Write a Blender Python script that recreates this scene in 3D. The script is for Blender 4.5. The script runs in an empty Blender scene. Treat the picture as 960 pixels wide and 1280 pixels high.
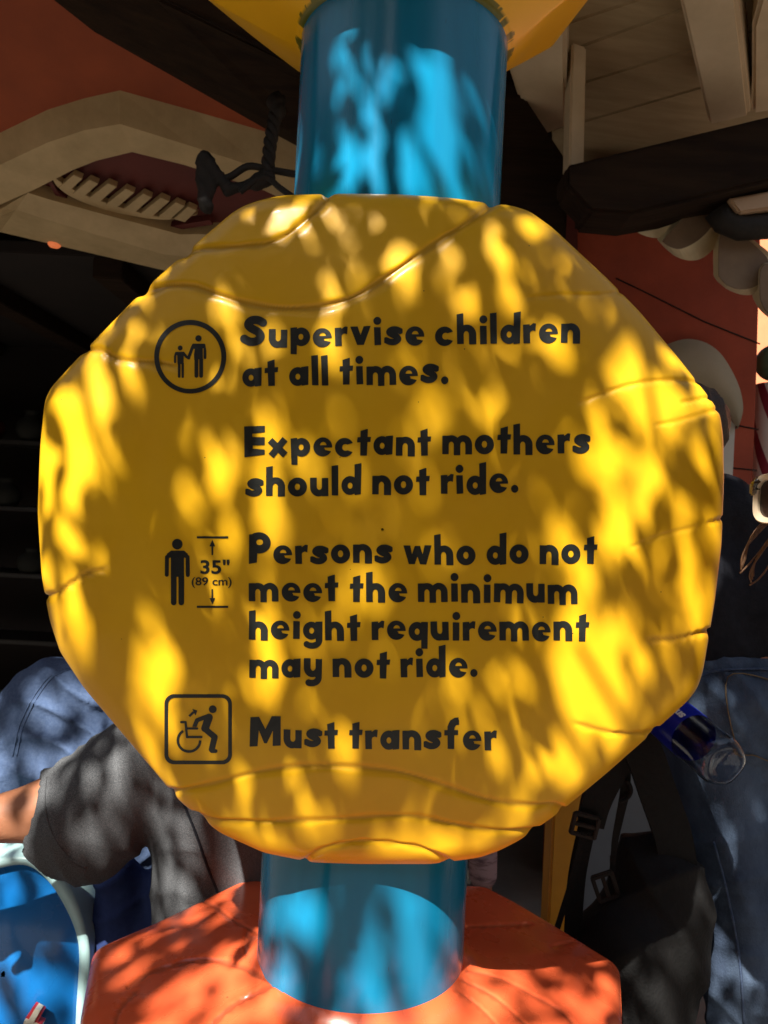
import bpy, bmesh, math, random
import numpy as np
from mathutils import Vector, Matrix
from mathutils.geometry import delaunay_2d_cdt
random.seed(7); rng = np.random.default_rng(7)
SC = bpy.context.scene
COL = SC.collection
R_ = math.radians

# ------------------------------------------------------------------ camera, sky, sun, exposure
F = 1000.0; ROLL = R_(2.8); CR, SR = math.cos(ROLL), math.sin(ROLL); EYE = 1.5
cam = bpy.data.cameras.new('camera'); camo = bpy.data.objects.new('camera', cam); COL.objects.link(camo)
camo.matrix_world = Matrix(((CR, -SR, 0, 0), (0, 0, -1, 0), (SR, CR, 0, EYE), (0, 0, 0, 1)))
cam.sensor_fit = 'VERTICAL'; cam.sensor_height = 36.0; cam.lens = F / 1280 * 36.0
cam.clip_start = 0.05; cam.clip_end = 500
cam.dof.use_dof = True; cam.dof.focus_distance = 1.08; cam.dof.aperture_fstop = 12.0
SC.camera = camo
AZ, EL = R_(22), R_(49)
SUN = np.array([-math.sin(AZ) * math.cos(EL), -math.cos(AZ) * math.cos(EL), math.sin(EL)])
w = bpy.data.worlds.new('World'); SC.world = w; w.use_nodes = True
nt = w.node_tree; bg = nt.nodes['Background']
sky = nt.nodes.new('ShaderNodeTexSky'); sky.sky_type = 'NISHITA'; sky.sun_disc = False
sky.sun_elevation = EL; sky.sun_rotation = math.atan2(SUN[0], SUN[1])
wm = nt.nodes.new('ShaderNodeMix'); wm.data_type = 'RGBA'; wm.blend_type = 'MULTIPLY'; wm.inputs[0].default_value = 1; wm.inputs[7].default_value = (1, .86, .68, 1)   # the photograph's warm white balance
nt.links.new(sky.outputs[0], wm.inputs[6]); nt.links.new(wm.outputs[2], bg.inputs[0]); bg.inputs[1].default_value = 0.092
sl = bpy.data.lights.new('sun', 'SUN'); sl.energy = 5.0; sl.angle = R_(0.53); sl.color = (1, .95, .84)
so = bpy.data.objects.new('sun', sl); COL.objects.link(so); so.location = (-3, -6, 9)
so.rotation_euler = Vector(-SUN).to_track_quat('-Z', 'Y').to_euler()
SC.view_settings.view_transform = 'Standard'; SC.view_settings.look = 'None'
SC.view_settings.exposure = 1.65; SC.view_settings.gamma = 1.0
SC.view_settings.use_curve_mapping = False

# ------------------------------------------------------------------ helpers
def P(px, py, d):
    u = (px - 480) / F; v = (640 - py) / F
    return Vector((u * d * CR - v * d * SR, d, EYE + u * d * SR + v * d * CR))
def proj(co):
    x, y, z = co[:, 0], co[:, 1], co[:, 2] - EYE
    return np.stack([480 + F * (x * CR + z * SR) / y, 640 - F * (-x * SR + z * CR) / y], 1)
def on_plane(px, py, n, p0):
    a = P(px, py, 1.0) - Vector((0, 0, EYE)); o = Vector((0, 0, EYE)); n = Vector(n)
    return o + a * ((Vector(p0) - o).dot(n) / a.dot(n))
def tag(o, label=None, cat=None, group=None, kind=None):
    if label: o['label'] = label
    if cat: o['category'] = cat
    if group: o['group'] = group
    if kind: o['kind'] = kind
    return o
def empty(name, loc, label, cat, group=None):
    o = bpy.data.objects.new(name, None); COL.objects.link(o); o.location = loc
    return tag(o, label, cat, group)
def link(name, me, mat, parent=None, smooth=False):
    if mat is not None and len(me.materials) == 0: me.materials.append(mat)
    o = bpy.data.objects.new(name, me); COL.objects.link(o)
    if smooth: me.polygons.foreach_set('use_smooth', [True] * len(me.polygons))
    if parent is not None:
        o.parent = parent
        if parent.parent is None: o.matrix_parent_inverse = Matrix.Translation(-parent.location)   # parts carry world coordinates
    return o
def mesh(name, V, Fc, mat, parent=None, smooth=False):
    me = bpy.data.meshes.new(name)
    me.from_pydata([tuple(v) for v in V], [], [tuple(int(i) for i in f) for f in Fc]); me.update()
    return link(name, me, mat, parent, smooth)
def fix(me):
    bm = bmesh.new(); bm.from_mesh(me); bmesh.ops.recalc_face_normals(bm, faces=bm.faces); bm.to_mesh(me); bm.free()
def bm_obj(name, bm, mat, parent=None, smooth=False, bevel=0):
    bmesh.ops.recalc_face_normals(bm, faces=bm.faces)
    if bevel:
        es = [e for e in bm.edges if len(e.link_faces) == 2 and e.calc_face_angle(0) > R_(25)]
        bmesh.ops.bevel(bm, geom=es, offset=bevel, segments=2, affect='EDGES', clamp_overlap=True)
    me = bpy.data.meshes.new(name); bm.to_mesh(me); bm.free()
    return link(name, me, mat, parent, smooth)
def slab(name, front, vec, mat, parent=None, bevel=0.006):
    """solid from a front polygon swept along vec"""
    bm = bmesh.new(); vec = Vector(vec)
    a = [bm.verts.new(p) for p in front]; b = [bm.verts.new(Vector(p) + vec) for p in front]
    bm.faces.new(a); bm.faces.new(b[::-1]); n = len(a)
    for i in range(n): bm.faces.new((a[i], b[i], b[(i + 1) % n], a[(i + 1) % n]))
    return bm_obj(name, bm, mat, parent, bevel=bevel)
def pslab(name, pts, d, thick, mat, parent=None, bevel=0.006):
    ds = d if isinstance(d, (list, tuple)) else [d] * len(pts)
    return slab(name, [P(x, y, q) for (x, y), q in zip(pts, ds)], (0, thick, 0), mat, parent, bevel)
def box_bm(bm, c, s, rot=None):
    m = Matrix.Translation(c) @ (rot.to_4x4() if rot else Matrix.Identity(4)) @ Matrix.Diagonal((s[0], s[1], s[2], 1))
    bmesh.ops.create_cube(bm, size=1, matrix=m)
def box(name, c, s, mat, parent=None, bevel=0.005, rot=None):
    bm = bmesh.new(); box_bm(bm, Vector(c), s, rot); return bm_obj(name, bm, mat, parent, bevel=bevel)
def loft(rings, cap=True, closed=True):
    V = []; Fc = []; n = len(rings[0])
    for r in rings: V += [tuple(p) for p in r]
    m = n if closed else n - 1
    for k in range(len(rings) - 1):
        for i in range(m):
            j = (i + 1) % n
            Fc.append((k * n + i, k * n + j, (k + 1) * n + j, (k + 1) * n + i))
    if cap:
        Fc.append(tuple(range(n))[::-1]); Fc.append(tuple((len(rings) - 1) * n + i for i in range(n)))
    return V, Fc
def tube_data(pts, rad, n=8):
    pts = [Vector(p) for p in pts]; rads = rad if isinstance(rad, (list, tuple)) else [rad] * len(pts)
    rings = []; up = Vector((.31, .2, .93))
    for i, p in enumerate(pts):
        t = (pts[min(i + 1, len(pts) - 1)] - pts[max(i - 1, 0)]).normalized()
        s = t.cross(up)
        if s.length < .05: s = t.cross(Vector((1, 0, 0)))
        s.normalize(); q = t.cross(s)
        rings.append([p + (s * math.cos(a) + q * math.sin(a)) * rads[i] for a in np.linspace(0, 2 * math.pi, n, endpoint=False)])
    return loft(rings)
def tube(name, pts, rad, mat, parent=None, n=8):
    V, Fc = tube_data(pts, rad, n); o = mesh(name, V, Fc, mat, parent, True); fix(o.data); return o
def merge(lists):
    V = []; Fc = []
    for v, f in lists:
        k = len(V); V += list(v); Fc += [tuple(i + k for i in q) for q in f]
    return V, Fc
def ribbon(name, pts, width, mat, parent=None, thick=.004, side=(1, 0, 0)):
    s = Vector(side).normalized(); rings = []
    pts = [Vector(p) for p in pts]
    for i, p in enumerate(pts):
        t = (pts[min(i + 1, len(pts) - 1)] - pts[max(i - 1, 0)]).normalized()
        a = (s - t * s.dot(t)).normalized(); b = t.cross(a)
        wd = width[i] if isinstance(width, (list, tuple)) else width
        rings.append([p + a * wd / 2 + b * thick / 2, p - a * wd / 2 + b * thick / 2, p - a * wd / 2 - b * thick / 2, p + a * wd / 2 - b * thick / 2])
    V, Fc = loft(rings); o = mesh(name, V, Fc, mat, parent); fix(o.data); return o
def smooth_path(pts, n=8):
    pts = [np.array(p, float) for p in pts]; out = []
    for i in range(len(pts) - 1):
        p0 = pts[max(i - 1, 0)]; p1 = pts[i]; p2 = pts[i + 1]; p3 = pts[min(i + 2, len(pts) - 1)]
        for t in np.linspace(0, 1, n, endpoint=False):
            out.append(.5 * ((2 * p1) + (-p0 + p2) * t + (2 * p0 - 5 * p1 + 4 * p2 - p3) * t * t + (-p0 + 3 * p1 - 3 * p2 + p3) * t ** 3))
    out.append(pts[-1]); return out

# ------------------------------------------------------------------ materials
def mat(name, c, rough=.6, c2=None, scale=8, detail=6, bump=0, bscale=40, spec=.5, stretch=None, coat=0, metal=0, speck=None, contrast=(.35, .65), rvar=0):
    m = bpy.data.materials.new(name); m.use_nodes = True; t = m.node_tree; N = t.nodes; L = t.links
    b = N['Principled BSDF']; b.inputs['Roughness'].default_value = rough; b.inputs['Metallic'].default_value = metal
    b.inputs['Specular IOR Level'].default_value = spec; b.inputs['Coat Weight'].default_value = coat; b.inputs['Coat Roughness'].default_value = .08
    b.inputs['Base Color'].default_value = (*c, 1)
    tc = N.new('ShaderNodeTexCoord'); mp = N.new('ShaderNodeMapping'); L.new(tc.outputs['Object'], mp.inputs[0])
    if stretch: mp.inputs['Scale'].default_value = stretch
    col = None
    if c2 is not None:
        nz = N.new('ShaderNodeTexNoise'); nz.inputs['Scale'].default_value = scale; nz.inputs['Detail'].default_value = detail; nz.inputs['Roughness'].default_value = .65
        L.new(mp.outputs[0], nz.inputs[0])
        rp = N.new('ShaderNodeMapRange'); rp.inputs[1].default_value, rp.inputs[2].default_value = contrast
        L.new(nz.outputs[0], rp.inputs[0])
        mx = N.new('ShaderNodeMix'); mx.data_type = 'RGBA'; mx.inputs[6].default_value = (*c, 1); mx.inputs[7].default_value = (*c2, 1)
        L.new(rp.outputs[0], mx.inputs[0]); col = mx.outputs[2]
    if speck:   # (colour, scale, threshold)
        vo = N.new('ShaderNodeTexVoronoi'); vo.inputs['Scale'].default_value = speck[1]; L.new(mp.outputs[0], vo.inputs[0])
        lt = N.new('ShaderNodeMapRange'); lt.inputs[1].default_value = speck[2]; lt.inputs[2].default_value = speck[2] * .6; L.new(vo.outputs['Distance'], lt.inputs[0])
        sc = N.new('ShaderNodeSeparateColor'); L.new(vo.outputs['Color'], sc.inputs[0])
        gt = N.new('ShaderNodeMath'); gt.operation = 'GREATER_THAN'; gt.inputs[1].default_value = .80; L.new(sc.outputs[0], gt.inputs[0])
        mu = N.new('ShaderNodeMath'); mu.operation = 'MULTIPLY'; L.new(lt.outputs[0], mu.inputs[0]); L.new(gt.outputs[0], mu.inputs[1])
        m2 = N.new('ShaderNodeMix'); m2.data_type = 'RGBA'; m2.inputs[6].default_value = (*c, 1); m2.inputs[7].default_value = (*speck[0], 1)
        if col: L.new(col, m2.inputs[6])
        L.new(mu.outputs[0], m2.inputs[0]); col = m2.outputs[2]
    if col: L.new(col, b.inputs['Base Color'])
    if rvar:
        n3 = N.new('ShaderNodeTexNoise'); n3.inputs['Scale'].default_value = 14; n3.inputs['Detail'].default_value = 8; L.new(mp.outputs[0], n3.inputs[0])
        r3 = N.new('ShaderNodeMapRange'); r3.inputs[1].default_value, r3.inputs[2].default_value = .3, .7
        r3.inputs[3].default_value, r3.inputs[4].default_value = max(.03, rough - rvar), rough + rvar
        L.new(n3.outputs[0], r3.inputs[0]); L.new(r3.outputs[0], b.inputs['Roughness'])
    if bump:
        n2 = N.new('ShaderNodeTexNoise'); n2.inputs['Scale'].default_value = bscale; n2.inputs['Detail'].default_value = 6; L.new(mp.outputs[0], n2.inputs[0])
        bp = N.new('ShaderNodeBump'); bp.inputs['Strength'].default_value = bump; bp.inputs['Distance'].default_value = .01
        L.new(n2.outputs[0], bp.inputs['Height']); L.new(bp.outputs[0], b.inputs['Normal'])
    return m
def attr_mat(m, attr, c):
    """blend a wear colour in where a vertex attribute is high (dirt caught in grooves, chipped rings)"""
    t = m.node_tree; b = t.nodes['Principled BSDF']; a = t.nodes.new('ShaderNodeAttribute'); a.attribute_name = attr
    mx = t.nodes.new('ShaderNodeMix'); mx.data_type = 'RGBA'; mx.inputs[7].default_value = (*c, 1)
    if b.inputs['Base Color'].links: t.links.new(b.inputs['Base Color'].links[0].from_socket, mx.inputs[6])
    else: mx.inputs[6].default_value = b.inputs['Base Color'].default_value
    t.links.new(a.outputs['Fac'], mx.inputs[0]); t.links.new(mx.outputs[2], b.inputs['Base Color'])
M = {}
M['yellow'] = mat('yellow_paint', (.80, .435, .012), .38, (.70, .35, .010), 2.2, bump=.02, bscale=30, speck=((.07, .04, .02), 50, .05), coat=.04, rvar=.1, spec=.28)
attr_mat(M['yellow'], 'wear', (.16, .075, .02))
M['yellow_top'] = mat('yellow_paint_bounce_tint', (.90, .49, .012), .3, (.84, .44, .010), 5, bump=.03, bscale=25, coat=.05, spec=.35)  # base yellow lightened to stand in for light bounced off sign and pole
attr_mat(M['yellow_top'], 'wear', (.07, .10, .015))
M['blue'] = mat('blue_pole_paint', (.004, .20, .37), .22, (.004, .175, .34), 12, stretch=(3, 3, .25), bump=.03, bscale=18, coat=.08, spec=.35, rvar=.08, speck=((.02, .05, .06), 42, .05))
M['red'] = mat('orange_red_paint', (.74, .125, .042), .27, (.66, .10, .034), 6, bump=.03, bscale=25, coat=.25, rvar=.08, speck=((.2, .03, .015), 30, .05))
attr_mat(M['red'], 'wear', (.10, .03, .018))
M['ink'] = mat('black_vinyl', (.010, .011, .010), .38, (.017, .018, .016), 40, bump=.05, bscale=160)
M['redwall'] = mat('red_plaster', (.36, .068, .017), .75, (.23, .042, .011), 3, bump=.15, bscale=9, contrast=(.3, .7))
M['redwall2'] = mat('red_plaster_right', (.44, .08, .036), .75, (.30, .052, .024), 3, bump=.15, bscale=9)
M['cream'] = mat('cream_moulding', (.60, .44, .23), .6, (.46, .33, .165), 6, bump=.22, bscale=16)
M['cream2'] = mat('cream_plaster', (.50, .44, .32), .65, (.42, .36, .25), 5, bump=.15, bscale=14)
M['beam'] = mat('dark_timber', (.032, .018, .010), .85, (.016, .009, .006), 4, spec=.15, stretch=(.6, 5, 5), bump=.3, bscale=12)
M['board'] = mat('painted_boards', (.48, .37, .22), .65, (.36, .27, .15), 4, stretch=(.5, 4, 4), bump=.12, bscale=16)
M['rafter'] = mat('rafter_paint', (.72, .58, .40), .6, (.58, .46, .30), 4, bump=.12, bscale=16)
M['shingle'] = mat('shingle_edge', (.76, .66, .44), .6, (.64, .54, .34), 7, bump=.1, bscale=20)
M['shingleshade'] = mat('shingle_shade_brown', (.24, .16, .095), .7, (.18, .115, .07), 7, bump=.15, bscale=20)  # brown painted in for the shade on the shingle undersides
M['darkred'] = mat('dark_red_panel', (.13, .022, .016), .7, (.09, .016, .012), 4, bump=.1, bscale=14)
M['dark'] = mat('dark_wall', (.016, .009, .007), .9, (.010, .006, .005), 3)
M['iron'] = mat('dark_iron', (.010, .008, .006), .75, (.018, .012, .009), 20, bump=.3, bscale=50)
M['ground'] = mat('ground_concrete', (.13, .115, .10), .85, (.09, .08, .07), 2, bump=.2, bscale=40)
M['grey'] = mat('heather_cotton', (.052, .054, .06), .95, (.125, .13, .14), 480, detail=3, bump=.25, bscale=240, spec=.1, stretch=(1, 1, 2.2), contrast=(.42, .62))
M['bluecot'] = mat('blue_cotton', (.055, .085, .165), .95, (.075, .11, .20), 120, detail=3, bump=.15, bscale=160, spec=.1)
M['navy'] = mat('navy_cotton', (.022, .035, .115), .9, (.03, .05, .15), 40, bump=.15, bscale=120, spec=.15)
M['black'] = mat('black_fabric', (.012, .013, .018), .9, (.018, .019, .026), 60, bump=.2, bscale=160, spec=.15)
M['pack'] = mat('backpack_nylon', (.003, .003, .0034), .75, (.005, .005, .0055), 60, bump=.25, bscale=120, spec=.3)
M['denim'] = mat('denim', (.032, .046, .078), .9, (.12, .17, .26), 5, detail=9, bump=.3, bscale=300, spec=.1, stretch=(1, 1, .6), contrast=(.38, .72))
M['denimd'] = mat('denim_seam', (.04, .062, .12), .9, (.09, .12, .19), 60, bump=.3, bscale=300, spec=.1)
M['thread'] = mat('stitching', (.16, .11, .06), .9)
M['skin'] = mat('skin', (.46, .20, .11), .55, (.38, .155, .08), 14, bump=.08, bscale=120, spec=.35)
M['skin'].node_tree.nodes['Principled BSDF'].inputs['Subsurface Weight'].default_value = .12
M['skin'].node_tree.nodes['Principled BSDF'].inputs['Subsurface Radius'].default_value = (.012, .005, .003)
M['hair'] = mat('dark_hair', (.025, .014, .009), .5, (.045, .026, .015), 30, stretch=(8, 8, 1), bump=.5, bscale=60)
M['hairb'] = mat('brown_hair', (.14, .07, .035), .45, (.2, .11, .06), 30, stretch=(8, 8, 1), bump=.5, bscale=60)
M['pink'] = mat('pink_cotton', (.50, .34, .34), .9, (.20, .12, .13), 18, stretch=(.6, .6, 2.2), contrast=(.5, .62), spec=.1)
M['bpanel'] = mat('blue_fibreglass', (.006, .155, .47), .25, (.006, .135, .43), 4, coat=.3, rvar=.06, bump=.02, bscale=20)
M['rim'] = mat('pale_blue_rim', (.42, .62, .64), .35, (.36, .55, .57), 6, coat=.15, speck=((.10, .06, .03), 24, .06), bump=.05, bscale=20)
M['cream3'] = mat('letter_cream', (.7, .66, .55), .5); M['lred'] = mat('letter_red', (.45, .02, .03), .5)
M['ypost'] = mat('yellow_post_paint', (.72, .31, .012), .4, (.62, .26, .01), 6, bump=.04, bscale=20)
M['panelgrey'] = mat('grey_panel', (.13, .145, .16), .5, (.11, .12, .13), 4)
M['bluedeep'] = mat('deep_blue_paint', (.012, .03, .16), .5); M['gold'] = mat('gold_paint', (.42, .25, .02), .5)
M['leaf'] = mat('leaf', (.060, .105, .022), .5, (.085, .12, .03), 3, spec=.4)
M['bark'] = mat('bark', (.13, .095, .065), .9, (.08, .055, .04), 14, stretch=(1, 1, .3), bump=.8, bscale=24)
M['label'] = mat('bottle_label', (.006, .016, .34), .3, (.008, .02, .40), 10)
M['white'] = mat('white_print', (.75, .75, .74), .5)
M['maroon'] = mat('maroon_paint', (.22, .02, .04), .5); M['whitep'] = mat('white_paint', (.7, .68, .62), .5, (.6, .58, .52), 6)
M['orange'] = mat('orange_stucco', (.62, .20, .09), .8, (.55, .17, .075), 4, bump=.1, bscale=20)
M['green'] = mat('green_paint', (.10, .20, .12), .45)
M['tort'] = mat('tortoise_plastic', (.02, .012, .008), .2, (.10, .05, .02), 60, coat=.5); M['beige'] = mat('beige_plastic', (.56, .45, .32), .3, coat=.4)
M['lens'] = mat('dark_lens', (.035, .02, .015), .06, coat=.5)
M['metalp'] = mat('metal_plate', (.35, .33, .3), .3, metal=.8)
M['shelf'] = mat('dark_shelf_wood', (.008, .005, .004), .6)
g = bpy.data.materials.new('clear_plastic'); g.use_nodes = True; b = g.node_tree.nodes['Principled BSDF']
b.inputs['Transmission Weight'].default_value = 1; b.inputs['Roughness'].default_value = .03; b.inputs['IOR'].default_value = 1.33; b.inputs['Base Color'].default_value = (.88, .93, .98, 1)
M['clear'] = g
lm = bpy.data.materials.new('lamp_glow'); lm.use_nodes = True; b = lm.node_tree.nodes['Principled BSDF']
b.inputs['Base Color'].default_value = (.5, .1, .04, 1); b.inputs['Emission Color'].default_value = (1, .25, .08, 1); b.inputs['Emission Strength'].default_value = .16
M['lamp'] = lm

# ------------------------------------------------------------------ signed-distance tools (2-D glyphs, 3-D bodies)
def s_ell(X, Y, cx, cy, rx, ry): return (np.sqrt(((X - cx) / rx) ** 2 + ((Y - cy) / ry) ** 2) - 1) * min(rx, ry)
def s_box(X, Y, x0, x1, y0, y1): return np.maximum(np.maximum(x0 - X, X - x1), np.maximum(y0 - Y, Y - y1))
def s_poly(X, Y, pts):
    d = np.full(X.shape, 1e9); s = np.ones(X.shape); n = len(pts); j = n - 1
    for i in range(n):
        ax, ay = pts[i]; bx, by = pts[j]; ex, ey = bx - ax, by - ay; wx, wy = X - ax, Y - ay
        t = np.clip((wx * ex + wy * ey) / (ex * ex + ey * ey + 1e-12), 0, 1)
        d = np.minimum(d, (wx - ex * t) ** 2 + (wy - ey * t) ** 2)
        c1 = Y >= ay; c2 = Y < by; c3 = ex * wy > ey * wx
        s = np.where((c1 & c2 & c3) | (~c1 & ~c2 & ~c3), -s, s); j = i
    return s * np.sqrt(d)
def s_stroke(X, Y, pts, wd, rnd=False):
    d = np.full(X.shape, 1e9); h = wd / 2; n = len(pts)
    for i in range(n - 1):
        (ax, ay), (bx, by) = pts[i], pts[i + 1]; ex, ey = bx - ax, by - ay; l = math.hypot(ex, ey)
        u = ((X - ax) * ex + (Y - ay) * ey) / l; v = np.abs((Y - ay) * ex - (X - ax) * ey) / l
        if rnd:
            t = np.clip(u / l, 0, 1); d = np.minimum(d, np.hypot(X - ax - ex * t, Y - ay - ey * t) - h)
        else:
            d = np.minimum(d, np.maximum(v - h, np.maximum(-u, u - l)))
            if i: d = np.minimum(d, np.hypot(X - ax, Y - ay) - h)
    return d
U = lambda *a: np.minimum.reduce(a)
S = lambda a, *b: np.maximum.reduce([a] + [-q for q in b])
I = lambda *a: np.maximum.reduce(a)
def arc(cx, cy, rx, ry, a0, a1, n=14): return [(cx + rx * math.cos(R_(a)), cy + ry * math.sin(R_(a))) for a in np.linspace(a0, a1, n)]
def contours(Fg, x0, y0, h):
    """marching squares -> closed loops"""
    ins = Fg < 0; nx, ny = Fg.shape; nxt = {}
    c = ins[:-1, :-1].astype(int) + 2 * ins[1:, :-1] + 4 * ins[1:, 1:] + 8 * ins[:-1, 1:]
    def ept(e):
        k, i, j = e
        if k == 0: a, b = Fg[i, j], Fg[i + 1, j]; return (x0 + (i + a / (a - b)) * h, y0 + j * h)
        a, b = Fg[i, j], Fg[i, j + 1]; return (x0 + i * h, y0 + (j + a / (a - b)) * h)
    T = {1: 'LB', 2: 'BR', 3: 'LR', 4: 'RT', 6: 'BT', 7: 'LT', 8: 'TL', 9: 'TB', 11: 'TR', 12: 'RL', 13: 'RB', 14: 'BL'}
    for i, j in zip(*np.nonzero((c > 0) & (c < 15))):
        i, j, v = int(i), int(j), int(c[i, j])
        E = {'B': (0, i, j), 'T': (0, i, j + 1), 'L': (1, i, j), 'R': (1, i + 1, j)}
        segs = [T[v]] if v in T else (['LB', 'RT'] if v == 5 else ['BR', 'TL'])
        for s in segs: nxt[E[s[0]]] = E[s[1]]
    loops = []
    while nxt:
        st, e = nxt.popitem(); lp = [st]
        while e != st and e in nxt: lp.append(e); e = nxt.pop(e)
        if len(lp) > 6: loops.append([ept(q) for q in lp])
    return loops
def rdp(p, eps):
    p = np.array(p); n = len(p); k = int(np.argmax(((p - p[0]) ** 2).sum(1)))
    def rec(a, b):
        if b <= a + 1: return []
        d = p[b % n] - p[a]; l = np.hypot(*d) + 1e-12; q = p[a + 1:b] - p[a]
        dd = np.abs(q[:, 0] * d[1] - q[:, 1] * d[0]) / l; m = int(np.argmax(dd))
        if dd[m] < eps: return []
        m += a + 1; return rec(a, m) + [m] + rec(m, b)
    return [tuple(p[i]) for i in [0] + rec(0, k) + [k] + rec(k, n)]
def fill(loops):
    vs = []; fs = []
    for l in loops: fs.append(list(range(len(vs), len(vs) + len(l)))); vs += [Vector(q) for q in l]
    ed = [(f[i], f[(i + 1) % len(f)]) for f in fs for i in range(len(f))]
    r = delaunay_2d_cdt(vs, ed, [], 0, 1e-6); pv = np.array([tuple(v) for v in r[0]]); tri = np.array([tuple(f) for f in r[2]])
    c = pv[tri].mean(1); odd = np.zeros(len(c), bool)
    for l in loops:      # keep the triangles inside an odd number of outlines, so holes stay open
        p = np.array(l); q = np.roll(p, -1, 0)
        for (ax, ay), (bx, by) in zip(p, q):
            if ay != by: odd ^= ((ay > c[:, 1]) != (by > c[:, 1])) & (c[:, 0] < (bx - ax) * (c[:, 1] - ay) / (by - ay) + ax)
    return [tuple(v) for v in pv], [tuple(f) for f in tri[odd]]
def shape2d(fn, x0, x1, y0, y1, h, eps):
    xs = np.arange(x0, x1 + h, h); ys = np.arange(y0, y1 + h, h); X, Y = np.meshgrid(xs, ys, indexing='ij')
    return fill([rdp(l, eps) for l in contours(fn(X, Y), x0, y0, h)])

def g_n(X, Y, x=0):
    return S(U(s_box(X, Y, 0, .38, -.01, 1.0), I(s_ell(X, Y, .56, .50, .53, .53), .5 - Y), s_box(X, Y, .68, 1.09, -.05, .52)),
             U(s_box(X, Y, .38, .68, -.3, .48), s_ell(X, Y, .53, .48, .15, .2)))
def g_u(X, Y):
    return S(U(s_box(X, Y, .68, 1.05, -.02, .99), I(s_ell(X, Y, .50, .5, .50, .53), Y - .5), s_box(X, Y, 0, .39, .48, 1.02)),
             U(s_box(X, Y, .39, .68, .52, 1.3), s_ell(X, Y, .535, .52, .145, .19)))
def bowl(X, Y, cx=.5): return S(s_ell(X, Y, cx, .49, .5, .53), s_ell(X, Y, cx + (.02 if cx < .52 else -.02), .48, .14, .17))
def sbody(X, Y, w, h, t):
    pts = smooth_path([(.90 * w, .74 * h), (.66 * w, .83 * h), (.40 * w, .82 * h), (.26 * w, .70 * h), (.38 * w, .58 * h), (.66 * w, .46 * h), (.78 * w, .31 * h), (.62 * w, .17 * h), (.34 * w, .15 * h), (.06 * w, .26 * h)], 6)
    return s_stroke(X, Y, pts, t)
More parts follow.
